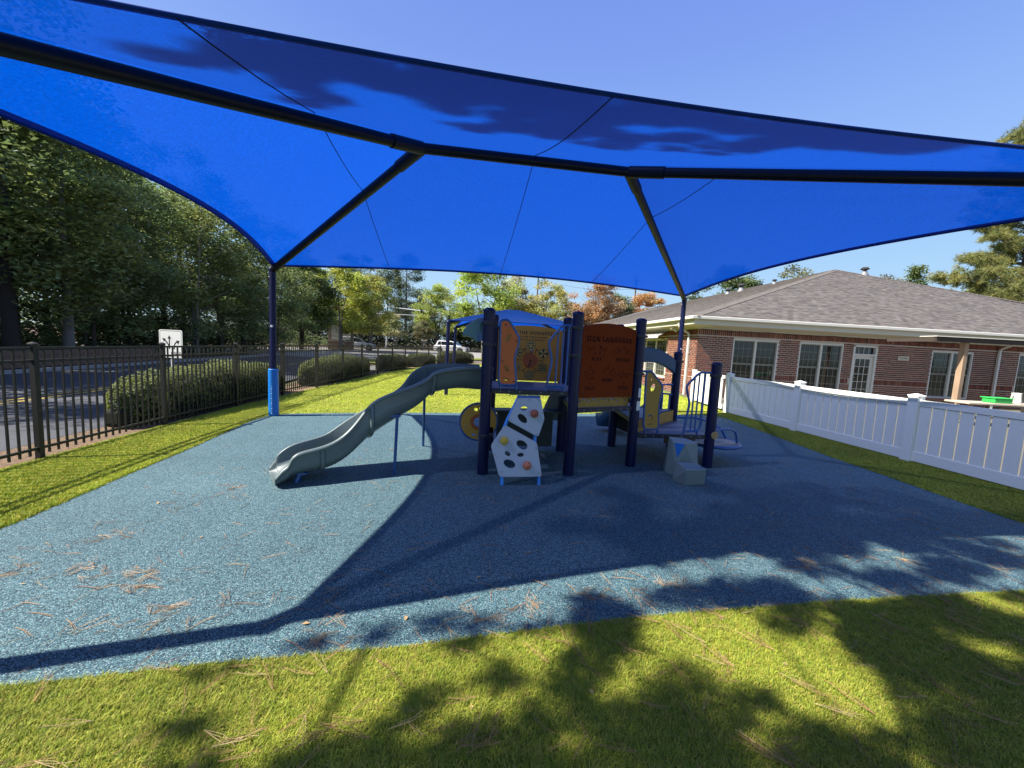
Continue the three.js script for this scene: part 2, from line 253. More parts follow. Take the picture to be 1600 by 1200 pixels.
function canopy(t, corners, ridge, sag, { post = 0.056, beam = 0.056, pad = true, seams = [], eaves = true } = {}) {
  const [fl, fr, br, bl] = corners, [rl, rr] = ridge; // front left, front right, back right, back left
  const side = (a, b, ra, rb, s, label) => {
    const mid = ra.clone().add(rb).multiplyScalar(0.5), inward = mid.clone().sub(a.clone().add(b).multiplyScalar(0.5)), along = b.clone().sub(a).normalize(); inward.addScaledVector(along, -inward.dot(along)).normalize();
    const eave = (k) => a.clone().lerp(b, k).addScaledVector(inward, s * 4 * k * (1 - k) * (1 - 0.25 * Math.pow(2 * k - 1, 2)));
    const top = (k) => ra.clone().lerp(rb, k);
    const n = 96, m = 26, off = 0.012, pos = [], uv = [], idx = [];
    const nrm = new THREE.Vector3().crossVectors(along, inward).normalize(); if (nrm.y < 0) nrm.negate();
    const fold = (k, q) => { let s = 0; for (const [kk, sg] of [[k, 1], [1 - k, -1]]) { const x = kk * a.distanceTo(b), y = q * 3, d = Math.hypot(x, y), an = Math.atan2(y, x + 1e-6); s += 0.011 * Math.sin(an * 17 + sg) * Math.exp(-d / 0.75) * Math.min(1, d / 0.12) * Math.sin(Math.min(Math.PI, an * 2.4)); } return s; };
    const point = (k, q) => eave(k).lerp(top(k), q).addScaledVector(UPV, (beam + off) * 1.08).addScaledVector(nrm, fold(k, q) - 0.05 * Math.sin(Math.PI * k) * Math.sin(Math.PI * q));
    for (let i = 0; i <= n; i++) for (let j = 0; j <= m; j++) { const p = point(i / n, j / m); pos.push(p.x, p.y, p.z); const u = p.clone().sub(a); uv.push(u.dot(along), u.dot(inward)); }
    for (let i = 0; i < n; i++) for (let j = 0; j < m; j++) { const a0 = i * (m + 1) + j, b0 = a0 + m + 1; idx.push(a0, b0, a0 + 1, a0 + 1, b0, b0 + 1); }
    const g = new THREE.BufferGeometry(); g.setAttribute('position', new THREE.Float32BufferAttribute(pos, 3)); g.setAttribute('uv', new THREE.Float32BufferAttribute(uv, 2)); g.setIndex(idx); g.computeVertexNormals();
    const f = part(t, 'fabric_panel', g, M_fabric, label);
    // hem: a folded band with the edge cable inside
    const hp = [], hi = [], cable = [];
    for (let i = 0; i <= 60; i++) { const k = i / 60, e = point(k, 0), q = e.clone().addScaledVector(inward, 0.065); e.addScaledVector(nrm, -0.006); q.addScaledVector(nrm, -0.006); hp.push(e.x, e.y, e.z, q.x, q.y, q.z); cable.push(e.clone()); if (i < 60) { const o = i * 2; hi.push(o, o + 2, o + 1, o + 1, o + 2, o + 3); } }
    const hg = new THREE.BufferGeometry(); hg.setAttribute('position', new THREE.Float32BufferAttribute(hp, 3)); hg.setIndex(hi); hg.computeVertexNormals();
    part(f, 'hem', [hg, new THREE.TubeGeometry(new THREE.CatmullRomCurve3(cable), 60, 0.011, 6)], M_hem);
    // stitched seams at constant x
    for (const sx of seams) { if (label.startsWith('front') && sx > 2) continue;
      const pts = [];
      const lo = Math.min(a.x, b.x), hiX = Math.max(a.x, b.x);
      if (Math.abs(along.x) > 0.5) { for (let j = 0; j <= 30; j++) { const q = j / 30; let best = null; let k0 = 0, k1 = 1; if ((point(0, q).x - sx) * (point(1, q).x - sx) > 0) continue; for (let it = 0; it < 24; it++) { const km = (k0 + k1) / 2; if ((point(k0, q).x - sx) * (point(km, q).x - sx) <= 0) k1 = km; else k0 = km; } pts.push(point((k0 + k1) / 2, q)); } }
      else { for (let j = 0; j <= 40; j++) { const k = 0.02 + 0.96 * j / 40; if ((point(k, 0).x - sx) * (point(k, 1).x - sx) > 0) continue; let q0 = 0, q1 = 1; for (let it = 0; it < 24; it++) { const qm = (q0 + q1) / 2; if ((point(k, q0).x - sx) * (point(k, qm).x - sx) <= 0) q1 = qm; else q0 = qm; } pts.push(point(k, (q0 + q1) / 2)); } }
      if (pts.length > 2) part(f, 'seam', new THREE.TubeGeometry(new THREE.CatmullRomCurve3(pts), 40, 0.0045, 5).translate(0, -0.006, 0), M_seam);
    }
  };
  side(bl, br, rl, rr, sag[0], 'back panel of the blue canopy');
  side(fl, bl, rl, rl.clone().add(V(0.001, 0, 0)), sag[1], 'bright left panel of the blue canopy');
  side(fl, fr, rl, rr, sag[2], 'front panel of the blue canopy with dark tree shade');
  side(fr, br, rr, rr.clone().add(V(0.001, 0, 0)), sag[3], 'right panel of the blue canopy');
  for (const [a, b] of [[fl, rl], [bl, rl], [fr, rr], [br, rr]]) {
    const h = part(t, 'hip_beam', rod(a, b, beam, beam, 18), M_beam), d = b.clone().sub(a), e = d.clone().normalize();
    part(h, 'beam_sleeve', [rod(b.clone().addScaledVector(e, -0.42), b, beam + 0.012, beam + 0.012, 18)], M_beam);
  }
  part(t, 'ridge_beam', [rod(rl, rr, beam, beam, 18), new THREE.SphereGeometry(beam + 0.006, 16, 10).translate(rl.x, rl.y, rl.z), new THREE.SphereGeometry(beam + 0.006, 16, 10).translate(rr.x, rr.y, rr.z)], M_beam);
  for (const c of corners) {
    const p = part(t, 'post', [rod(V(c.x, 0, c.z), V(c.x, c.y + 0.02, c.z), post, post, 20), new THREE.SphereGeometry(post + 0.01, 16, 10).translate(c.x, c.y, c.z)], M_navy);
    each(p, 'bolt', [new THREE.SphereGeometry(0.014, 8, 6).translate(c.x - post, c.y - 0.13, c.z), new THREE.SphereGeometry(0.014, 8, 6).translate(c.x + post, c.y - 0.13, c.z)], M_bolt);
    if (pad) {
      const q = part(t, 'post_pad', lathe([[post + 0.004, 0.86], [0.078, 0.862], [0.084, 0.85], [0.085, 0.02], [0.08, 0.005], [post, 0.005]], c.x, 0, c.z, 24), M_pad);
      const lace = []; for (let k = 0; k < 12; k++) lace.push(box(0.003, 0.006, 0.022, c.x + 0.0, 0.06 + k * 0.045, c.z + 0.086, 0, Math.PI / 2 + (k % 2 ? 0.5 : -0.5), k % 2 ? 0.5 : -0.5));
      part(q, 'lacing', lace, M_sticker).userData.kind = 'stuff';
      part(p, 'sticker', new THREE.CylinderGeometry(post + 0.0015, post + 0.0015, 0.035, 10, 1, true, -0.35, 0.8).translate(c.x, 1.63, c.z), M_sticker);
    }
  }
}
const shade = thing('shade_canopy', 'large blue shade canopy on navy posts stretched over the play structure in the foreground', 'shade canopy', [0.75, 0, -4.7]);
canopy(shade, [V(-3.24, 2.62, -1.65), V(5.72, 2.86, -2.0), V(5.65, 2.87, -9.32), V(-3.24, 2.62, -7.68)], [V(-0.44, 3.62, -4.7), V(2.03, 3.68, -4.8)], [0.42, 0.48, 0.5, 0.46], { seams: [-1.25, 0.85, 2.9] });

// the smaller canopy far behind
const shade2 = thing('shade_canopy', 'small blue shade canopy far behind the slide, partly hidden by the yellow spinner panel', 'shade canopy', [2.4, 0, -13.6]);
canopy(shade2, [V(-0.2, 2.06, -11.35), V(4.0, 2.06, -11.3), V(4.1, 2.06, -15.0), V(0.0, 2.06, -15.1)], [V(1.65, 2.62, -13.2), V(2.1, 2.62, -13.2)], [0.24, 0.2, 0.24, 0.2], { post: 0.052, beam: 0.045, pad: false });
/* ------------------------------------------------ play structure */
const M_tube = phys([0.010, 0.085, 0.30], 0.38, { clearcoat: 0.3 });
const M_tubeBright = phys([0.015, 0.26, 0.75], 0.4);
const M_deck = std([0.20, 0.19, 0.22], 0.6), M_fascia = std([0.012, 0.016, 0.026], 0.55);
const speck = (c, s, amt, seed) => { const a = tileNoise(256, 128, seed); const t = tex(256, (u, v) => { const q = 1 - amt / 2 + amt * a(u, v); return [c[0] * q, c[1] * q, c[2] * q]; }); t.repeat.set(s, s); return t; };
const M_slide = phys([1, 1, 1], 0.42, { map: speck([0.115, 0.152, 0.152], 4, 0.35, 71), clearcoat: 0.15 });
const M_slideBlue = phys([0.02, 0.085, 0.17], 0.42);
const M_orange = std([0.62, 0.135, 0.02], 0.55), M_yellow = std([0.56, 0.30, 0.035], 0.55), M_grey = std([0.40, 0.46, 0.50], 0.5);
const M_teal = phys([0.11, 0.29, 0.35], 0.45, { transmission: 0.25, thickness: 0 });
const M_holdRed = std([0.36, 0.10, 0.05], 0.6), M_holdOrange = std([0.62, 0.20, 0.09], 0.6), M_holdYellow = std([0.62, 0.44, 0.05], 0.6);
const M_darkPanel = std([0.02, 0.034, 0.04], 0.6), M_steel = std([0.5, 0.5, 0.5], 0.3, { metalness: 0.9 });
const play = thing('play_structure', 'navy posted playground structure with grey wave slide, climber and orange panels under the canopy', 'playground', [1.9, 0, -5.1]);
const PT = { A: [0.37, -4.45, 1.9], B: [1.39, -4.42, 1.92], A2: [0.53, -5.5, 1.91], E: [1.58, -5.48, 1.93], Cc: [2.34, -4.78, 1.92], Ff: [2.5, -5.8, 1.9], D: [3.42, -4.74, 1.41], G: [3.5, -5.8, 1.53] };
const pv = (k, y = 0) => V(PT[k][0], y, PT[k][1]);
for (const k of Object.keys(PT)) {
  const [x, z, h] = PT[k], r = 0.064;
  const p = part(play, 'post', lathe([[0, 0], [r, 0], [r, h - 0.055], [r + 0.004, h - 0.05], [r + 0.004, h - 0.02], [r - 0.008, h - 0.004], [r * 0.55, h + 0.006], [0, h + 0.008]], x, 0, z, 24), M_navy);
  const clamps = []; const hs = { A: [1.74, 1.5, 0.46], B: [1.74, 1.42], A2: [1.74], E: [1.74], Cc: [1.7, 1.22], Ff: [1.5], D: [1.24], G: [1.38] }[k];
  for (const q of hs) clamps.push(merge([lathe([[r, -0.02], [r + 0.009, -0.018], [r + 0.009, 0.018], [r, 0.02]], x, q, z, 20), box(0.03, 0.03, 0.03, x + (k === 'B' || k === 'D' ? -0.075 : 0.075), q, z + 0.01)]));
  each(p, 'clamp', clamps, M_fascia);
}
part(play, 'warning_sticker', [new THREE.CylinderGeometry(0.0655, 0.0655, 0.12, 12, 1, true, -0.1, 1.3).translate(2.34, 0.81, -4.78)], M_sticker, 'white warning sticker on the post beside the sign panel');
part(play, 'warning_sticker', [new THREE.CylinderGeometry(0.0655, 0.0655, 0.12, 12, 1, true, 0.1, 1.1).translate(2.34, 0.98, -4.78)], M_sticker, 'upper white sticker on the post beside the sign panel');
const deckHoles = tex(256, (u, v, x, y) => { const a = (u * 12) % 1 - 0.5, b = (v * 12) % 1 - 0.5; const q = Math.hypot(a, b) < 0.27 ? 0.25 : 1; return [0.26 * q, 0.25 * q, 0.28 * q]; });
deckHoles.repeat.set(2.2, 2.2);
const M_deckTop = std([1, 1, 1], 0.55, { map: deckHoles });
const M_deckTan = std([0.44, 0.36, 0.26], 0.7);
function deck(keys, y, label, mats = M_deckTop, edge = 0.05) {
  const pts = keys.map((k) => [PT[k][0], PT[k][1]]);
  const d = part(play, 'deck', flat(pts.map(([x, z]) => [x, z]), y), mats, label);
  part(d, 'deck_edge', [...pts.map((p, i) => { const q = pts[(i + 1) % pts.length], a = V(p[0], y - edge / 2 - 0.004, p[1]), b = V(q[0], y - edge / 2 - 0.004, q[1]), m = a.clone().add(b).multiplyScalar(0.5), L = a.distanceTo(b); return box(L, edge, 0.03, m.x, m.y, m.z, 0, -Math.atan2(b.z - a.z, b.x - a.x), 0); }), flat(pts, y - edge + 0.004)], M_fascia);
  const a = V(pts[0][0], y - edge / 2, pts[0][1]), b = V(pts[1][0], y - edge / 2, pts[1][1]), n = new THREE.Vector3().crossVectors(UPV, b.clone().sub(a)).normalize().negate();
  const out = n.z > 0 ? n : n.clone().negate();
  each(d, 'bolt', [0.16, 0.26, 0.38, 0.62, 0.74, 0.86].map((k) => { const p = a.clone().lerp(b, k).addScaledVector(out, 0.017); return new THREE.SphereGeometry(0.009, 8, 6).translate(p.x, p.y, p.z); }), M_bolt);
}
deck(['A', 'B', 'E', 'A2'], 1.0, 'high deck above the climber');
deck(['B', 'Cc', 'Ff', 'E'], 0.80, 'middle deck behind the sign panel');
deck(['Cc', 'G', 'Ff'], 0.62, 'lower middle deck', M_deckTop, 0.05);
deck(['Cc', 'D', 'G'], 0.44, 'low deck beside the step pods');

// frame from post to post: u along, y up
function frame(a, b) { const o = pv(a), d = pv(b).sub(o), L = d.length(); d.normalize(); const n = new THREE.Vector3().crossVectors(d, UPV).normalize(); return { o, d, L, n, at: (u, y, w = 0) => o.clone().addScaledVector(d, u).addScaledVector(UPV, y).addScaledVector(n, w) }; }
const FA = frame('A', 'B'), FS = frame('B', 'Cc'), FB = frame('A2', 'E'), FC = frame('Cc', 'D'), FR = frame('Cc', 'G'), FH = frame('Ff', 'G');
// left guard of the high deck: orange plate in a blue tube frame
function guardPlate(Fm, outline, holes, mat, name, label) {
  const pts = outline.map(([u, y]) => Fm.at(u, y));
  const fr = part(play, name, pipe(pts, 0.015, 0.06, 8, true), M_tube, label);
  const cx = outline.reduce((s, p) => s + p[0], 0) / outline.length, cy = outline.reduce((s, p) => s + p[1], 0) / outline.length;
  const sh = roundPoly(outline.map(([u, y]) => [u + (cx - u) * 0.06, y + (cy - y) * 0.02]), 0.05);
  holes.forEach((q) => ell(sh, ...q));
  part(fr, 'plate', slab(sh, 0.018, Fm.o, Fm.d, UPV, 0.003), mat);
  return fr;
}
const g1 = guardPlate(FA, [[0.13, 1.78], [0.22, 1.785], [0.36, 1.575], [0.305, 1.365], [0.345, 1.05], [0.14, 1.05]], [[0.225, 1.585, 0.03, 0.06, -0.4], [0.225, 1.69, 0.012, 0.035, 0.1], [0.22, 1.24, 0.022, 0.05, 0.5], [0.225, 1.115, 0.026, 0.018, 0.3]], M_orange, 'guard_frame', 'orange plate with oval holes in a blue tube frame on the high deck');
each(g1, 'foot', [rod(FA.at(0.16, 1.0), FA.at(0.16, 1.06), 0.014), rod(FA.at(0.345, 1.0), FA.at(0.345, 1.06), 0.014)], M_tube);
each(g1, 'bolt', [[0.19, 1.73], [0.32, 1.55], [0.17, 1.32], [0.31, 1.09]].map(([u, y]) => { const p = FA.at(u, y, 0.011); return new THREE.SphereGeometry(0.009, 8, 6).translate(p.x, p.y, p.z); }), M_fascia);
const g2 = part(play, 'guard_rail', [pipe([FA.at(0.975, 1.76), FA.at(0.84, 1.76), FA.at(0.69, 1.56), FA.at(0.745, 1.345), FA.at(0.685, 0.985)], 0.0155, 0.05), pipe([FA.at(0.69, 1.045), FA.at(0.925, 1.045), FA.at(0.925, 1.76)], 0.0155, 0.07)], M_tube, 'blue tube rail at the right of the high deck');
for (const u of [0.80, 0.862]) part(g2, 'bar', rod(FA.at(u, 1.045), FA.at(u, u < 0.83 ? 1.70 : 1.76), 0.011), M_tube);
part(g2, 'foot', rod(FA.at(0.9, 0.99), FA.at(0.9, 1.05), 0.014), M_tube);
const g3 = guardPlate(FC, [[0.12, 1.255], [0.19, 1.255], [0.367, 1.065], [0.325, 0.865], [0.345, 0.50], [0.14, 0.50]], [[0.20, 1.155, 0.013, 0.03, 0.1], [0.225, 1.05, 0.034, 0.058, -0.3], [0.225, 0.66, 0.03, 0.045, 0.6], [0.225, 0.57, 0.027, 0.018, 0.3]], std([0.40, 0.235, 0.03], 0.55), 'guard_frame', 'yellow plate with oval holes in a blue tube frame on the low deck');
each(g3, 'foot', [rod(FC.at(0.16, 0.44), FC.at(0.16, 0.5), 0.014), rod(FC.at(0.34, 0.42), FC.at(0.34, 0.5), 0.014), rod(FC.at(0.02, 1.255), FC.at(0.13, 1.255), 0.015)], M_tube);
const Ld = FC.L, g4 = part(play, 'guard_rail', [pipe([FC.at(Ld - 0.03, 1.27), FC.at(Ld - 0.225, 1.275), FC.at(Ld - 0.40, 1.085), FC.at(Ld - 0.33, 0.865), FC.at(Ld - 0.385, 0.43)], 0.0155, 0.05), pipe([FC.at(Ld - 0.38, 0.49), FC.at(Ld - 0.15, 0.49), FC.at(Ld - 0.15, 1.27)], 0.0155, 0.08)], M_tube, 'blue tube rail at the right of the low deck');
for (const u of [0.285, 0.225]) part(g4, 'bar', rod(FC.at(Ld - u, 0.49), FC.at(Ld - u, u > 0.25 ? 1.2 : 1.27), 0.011), M_tube);
part(g4, 'foot', rod(FC.at(Ld - 0.19, 0.4), FC.at(Ld - 0.19, 0.49), 0.014), M_tube);

// printed panels
function printed(w, h, draw, scale = 700) {
  const c = document.createElement('canvas'); c.width = Math.round(w * scale); c.height = Math.round(h * scale);
  const x = c.getContext('2d'); x.scale(scale, scale); draw(x); const t = new THREE.CanvasTexture(c); t.colorSpace = THREE.SRGBColorSpace; t.repeat.set(1 / w, 1 / h); return t;
}
function lettering(x, s, cx, cy, size, wob = 0, font = 'bold', gap = 0.06, seed = 1) {
  const r = rng(seed); x.font = `${font} 100px sans-serif`; const k = size / 100; let wds = [...s].map((ch) => x.measureText(ch).width * k + size * gap); const tot = wds.reduce((a, b) => a + b, 0); let px = cx - tot / 2;
  [...s].forEach((ch, i) => { x.save(); x.translate(px + wds[i] / 2, cy + (r() - 0.5) * wob * size); x.rotate((r() - 0.5) * wob * 0.5); x.scale(k, k); x.textAlign = 'center'; x.textBaseline = 'middle'; x.fillText(ch, 0, 0); x.restore(); px += wds[i]; });
}
// SIGN LANGUAGE panel
{
  const w = 0.86, h = 0.90, u0 = 0.075;
  const t = printed(w, h, (x) => {
    x.fillStyle = '#7c3410'; x.fillRect(0, 0, w, h); x.fillStyle = '#050302'; x.strokeStyle = '#3a1206'; x.lineWidth = 0.006; x.lineCap = 'round'; x.lineJoin = 'round';
    lettering(x, 'SIGN LANGUAGE', 0.425, 0.195, 0.088, 0.22, 'bold', 0.03, 3);
    lettering(x, 'PLAY', 0.235, 0.435, 0.062, 0.1, 'bold', 0.06, 4); lettering(x, 'FRIEND', 0.655, 0.435, 0.062, 0.1, 'bold', 0.04, 5);
    lettering(x, 'NAME', 0.425, 0.685, 0.058, 0.1, 'bold', 0.06, 6); lettering(x, 'HELP', 0.16, 0.785, 0.06, 0.1, 'bold', 0.06, 7); lettering(x, 'KIND', 0.70, 0.785, 0.06, 0.1, 'bold', 0.06, 8);
    // outline drawings of signing hands
    const hand = (cx, cy, s, rot, flip, kind) => {
      x.save(); x.translate(cx, cy); x.rotate(rot); x.scale(flip ? -s : s, s); x.lineWidth = 0.0055 / s; x.beginPath();
      if (kind === 'thumb') { x.moveTo(-0.9, 0.15); x.lineTo(-0.4, 0.1); x.lineTo(-0.28, -0.3); x.quadraticCurveTo(-0.1, -0.75, 0.02, -0.55); x.lineTo(0, -0.18); x.lineTo(0.42, -0.2); x.quadraticCurveTo(0.55, -0.08, 0.42, 0); x.moveTo(0.42, 0); x.quadraticCurveTo(0.55, 0.1, 0.4, 0.18); x.quadraticCurveTo(0.5, 0.3, 0.34, 0.36); x.lineTo(-0.3, 0.4); x.lineTo(-0.9, 0.45); x.moveTo(0.1, 0); x.lineTo(0.42, 0); x.moveTo(0.1, 0.18); x.lineTo(0.4, 0.18); }
      else if (kind === 'flat') { x.moveTo(-0.9, 0); x.lineTo(-0.3, -0.14); x.lineTo(0.5, -0.1); x.quadraticCurveTo(0.65, -0.02, 0.5, 0.04); x.lineTo(0, 0.06); x.moveTo(0.3, 0.05); x.quadraticCurveTo(0.5, 0.16, 0.2, 0.2); x.lineTo(-0.4, 0.24); x.lineTo(-0.9, 0.2); }
      else if (kind === 'y') { x.moveTo(-0.35, 0.9); x.quadraticCurveTo(-0.55, 0.2, -0.3, -0.05); x.lineTo(-0.45, -0.6); x.quadraticCurveTo(-0.35, -0.78, -0.25, -0.6); x.lineTo(-0.1, -0.12); x.quadraticCurveTo(0.05, -0.3, 0.15, -0.12); x.quadraticCurveTo(0.3, -0.2, 0.32, 0); x.lineTo(0.75, -0.25); x.quadraticCurveTo(0.85, -0.12, 0.7, 0); x.quadraticCurveTo(0.4, 0.4, 0.3, 0.9); x.moveTo(-0.1, -0.12); x.lineTo(-0.08, 0.15); x.moveTo(0.15, -0.12); x.lineTo(0.14, 0.15); }
      else { x.moveTo(-0.9, 0.25); x.quadraticCurveTo(-0.4, -0.1, -0.1, -0.2); x.quadraticCurveTo(0.2, -0.55, 0.42, -0.38); x.quadraticCurveTo(0.3, -0.2, 0.2, -0.1); x.lineTo(0.7, -0.12); x.quadraticCurveTo(0.8, 0, 0.62, 0.06); x.lineTo(0.2, 0.12); x.quadraticCurveTo(0.5, 0.14, 0.4, 0.25); x.lineTo(-0.1, 0.35); x.lineTo(-0.9, 0.55); }
      x.stroke(); x.restore();
    };
    const arrow = (ax, ay, bx, by) => { x.beginPath(); x.moveTo(ax, ay); x.lineTo(bx, by); const a = Math.atan2(by - ay, bx - ax); for (const q of [2.6, -2.6]) { x.moveTo(bx, by); x.lineTo(bx + 0.025 * Math.cos(a + q), by + 0.025 * Math.sin(a + q)); } x.stroke(); };
    hand(0.13, 0.325, 0.075, -0.5, false, 'y'); hand(0.335, 0.325, 0.075, 0.5, true, 'y'); arrow(0.19, 0.27, 0.205, 0.385); arrow(0.27, 0.385, 0.285, 0.27);
    hand(0.55, 0.325, 0.085, 0.05, false, 'hook'); hand(0.755, 0.335, 0.085, -0.05, true, 'hook'); arrow(0.63, 0.285, 0.69, 0.29);
    hand(0.16, 0.585, 0.10, 0, false, 'thumb'); hand(0.16, 0.665, 0.085, 0.05, false, 'flat'); arrow(0.16, 0.745, 0.16, 0.715);
    hand(0.40, 0.545, 0.10, -0.6, false, 'flat'); hand(0.50, 0.59, 0.09, 0.25, true, 'thumb'); hand(0.645, 0.63, 0.075, 0.5, false, 'flat'); hand(0.76, 0.63, 0.075, -0.5, true, 'flat'); hand(0.70, 0.61, 0.06, 0, false, 'y'); arrow(0.70, 0.745, 0.70, 0.71);
  });
  t.offset.set(0, 0);
  const sh = new THREE.Shape(); sh.moveTo(0, 0); sh.lineTo(w, 0); sh.lineTo(w, h - 0.06); sh.quadraticCurveTo(w / 2, h + 0.055, 0, h - 0.06); sh.closePath();
  const g = slab(sh, 0.02, FS.at(u0, 0.925, 0.0), FS.d, UPV, 0.0, 16);
  const p = part(play, 'sign_panel', g, [phys([1, 1, 1], 0.85, { map: t, specularIntensity: 0.25 }), M_orange], 'dark orange SIGN LANGUAGE panel with hand drawings');
  each(p, 'bolt', [[0.06, 0.05], [0.8, 0.05], [0.43, 0.04], [0.06, 0.8], [0.8, 0.8], [0.43, 0.86]].map(([u, y]) => { const q = FS.at(u0 + u, 0.925 + y, 0.012); return new THREE.SphereGeometry(0.009, 8, 6).translate(q.x, q.y, q.z); }), M_fascia);
  // perforated yellow riser under it
  const rs = new THREE.Shape([[0.06, 0.755], [0.95, 0.755], [0.95, 0.935], [0.06, 0.935]].map((q) => new THREE.Vector2(...q))); const r = rng(17);
  for (let k = 0; k < 17; k++) ell(rs, 0.10 + k * 0.05 + (r() - 0.5) * 0.02, 0.895 - (k % 3 === 1 ? 0.024 : 0) + (r() - 0.5) * 0.012, 0.011 + 0.007 * r(), 0.011 + 0.008 * r());
  part(play, 'riser_panel', slab(rs, 0.015, FS.at(0, 0, -0.06), FS.d, UPV, 0), std([0.36, 0.22, 0.03], 0.6), 'yellow riser with a row of pebble shaped holes below the sign panel');
}
// FIND THE SPINNERS panel
{
  const w = 0.93, h = 0.78, u0 = 0.06;
  const t = printed(w, h, (x) => {
    x.fillStyle = '#e59c36'; x.fillRect(0, 0, w, h); x.fillStyle = '#1b120b'; x.strokeStyle = '#1b120b'; x.lineCap = 'butt';
    lettering(x, 'FIND THE SPINNERS!', 0.45, 0.105, 0.066, 0.12, 'bold', 0.03, 11);
    lettering(x, 'CAN YOU FIND THESE SPINNERS', 0.45, 0.165, 0.031, 0.05, 'bold', 0.04, 12); lettering(x, 'AROUND THE PLAYGROUND?', 0.45, 0.203, 0.031, 0.05, 'bold', 0.04, 13);
    const cx = 0.47, cy = 0.49, R = 0.21, r0 = 0.068; x.lineWidth = 0.008;
    const P = [0, 1, 2, 3, 4, 5].map((k) => [cx + R * 1.02 * Math.sin(k * Math.PI / 3), cy - R * 0.98 * Math.cos(k * Math.PI / 3)]);
    for (let k = 0; k < 6; k++) { const [ax, ay] = P[k], [bx, by] = P[(k + 1) % 6]; const d = Math.hypot(bx - ax, by - ay), e = (r0 + 0.012) / d; x.beginPath(); x.moveTo(ax + (bx - ax) * e, ay + (by - ay) * e); x.lineTo(bx - (bx - ax) * e, by - (by - ay) * e); x.stroke(); const m = [cx + 0.9 * R * Math.sin((k + 0.5) * Math.PI / 3), cy - 0.9 * R * Math.cos((k + 0.5) * Math.PI / 3)]; x.beginPath(); x.moveTo(cx + (m[0] - cx) * 0.62, cy + (m[1] - cy) * 0.62); x.lineTo(m[0], m[1]); x.stroke(); }
    P.forEach(([ax, ay], k) => {
      x.save(); x.translate(ax, ay); x.beginPath(); x.arc(0, 0, r0, 0, 7); x.fillStyle = '#dcb25a'; x.fill(); x.lineWidth = 0.006; x.stroke(); x.fillStyle = '#1b120b';
      if (k === 0) for (let i = 0; i < 6; i++) { x.beginPath(); x.arc(0.038 * Math.cos(i * 1.047), 0.038 * Math.sin(i * 1.047), 0.013, 0, 7); x.fill(); }
      if (k === 1) for (let i = 0; i < 4; i++) { x.beginPath(); x.moveTo(0, 0); x.arc(0, 0, 0.06, i * Math.PI / 2 - 0.32, i * Math.PI / 2 + 0.32); x.fill(); }
      if (k === 2) { x.lineWidth = 0.012; for (let i = -1; i <= 1; i++) { x.beginPath(); for (let q = 0; q <= 24; q++) { const xx = -0.055 + 0.11 * q / 24, yy = i * 0.032 + 0.008 * Math.sin(q / 24 * 6 * Math.PI); q ? x.lineTo(xx, yy) : x.moveTo(xx, yy); } x.stroke(); } }
      if (k === 3) for (const q of [0.05, 0.034, 0.018]) { x.lineWidth = 0.007; x.beginPath(); x.arc(0, 0, q, 0, 7); x.stroke(); }
      if (k === 4) { x.lineWidth = 0.009; x.beginPath(); for (let q = 0; q < 60; q++) { const a = q * 0.28, rr = 0.003 + q * 0.0009; q ? x.lineTo(rr * Math.cos(a), rr * Math.sin(a)) : x.moveTo(0, 0); } x.stroke(); }
      if (k === 5) for (let i = 0; i < 5; i++) { x.save(); x.rotate(i * 1.2566); x.beginPath(); x.ellipse(0.034, 0, 0.022, 0.01, 0, 0, 7); x.fill(); x.restore(); }
      x.restore();
    });
  });
  const sh = new THREE.Shape(); sh.moveTo(0, 0); sh.lineTo(w, 0); sh.lineTo(w, h - 0.06); sh.quadraticCurveTo(w / 2, h + 0.05, 0, h - 0.06); sh.closePath();
  const p = part(play, 'spinner_panel', slab(sh, 0.02, FB.at(u0, 1.015), FB.d, UPV, 0, 16), [std([1, 1, 1], 0.55, { map: t }), M_yellow], 'yellow FIND THE SPINNERS panel with an orange dial');
  const c = FB.at(u0 + 0.47, 1.015 + h - 0.49), disc = new THREE.CylinderGeometry(0.098, 0.104, 0.03, 32).rotateX(Math.PI / 2).translate(c.x, c.y, c.z + 0.035);
  const k = part(p, 'dial', disc, std([0.62, 0.12, 0.03], 0.5));
  part(p, 'pointer', [box(0.012, 0.075, 0.006, c.x - 0.012, c.y - 0.04, c.z + 0.052, 0, 0, -0.35), new THREE.CylinderGeometry(0.02, 0.02, 0.01, 3).rotateX(Math.PI / 2).translate(c.x - 0.027, c.y - 0.078, c.z + 0.053), new THREE.SphereGeometry(0.012, 10, 8).translate(c.x, c.y, c.z + 0.054)], M_fascia);
  part(p, 'crank_knob', [rod(V(c.x + 0.01, c.y + 0.10, c.z + 0.01), V(c.x + 0.01, c.y + 0.135, c.z + 0.05), 0.012), new THREE.SphereGeometry(0.017, 12, 8).translate(c.x + 0.01, c.y + 0.14, c.z + 0.055)], M_steel);
}
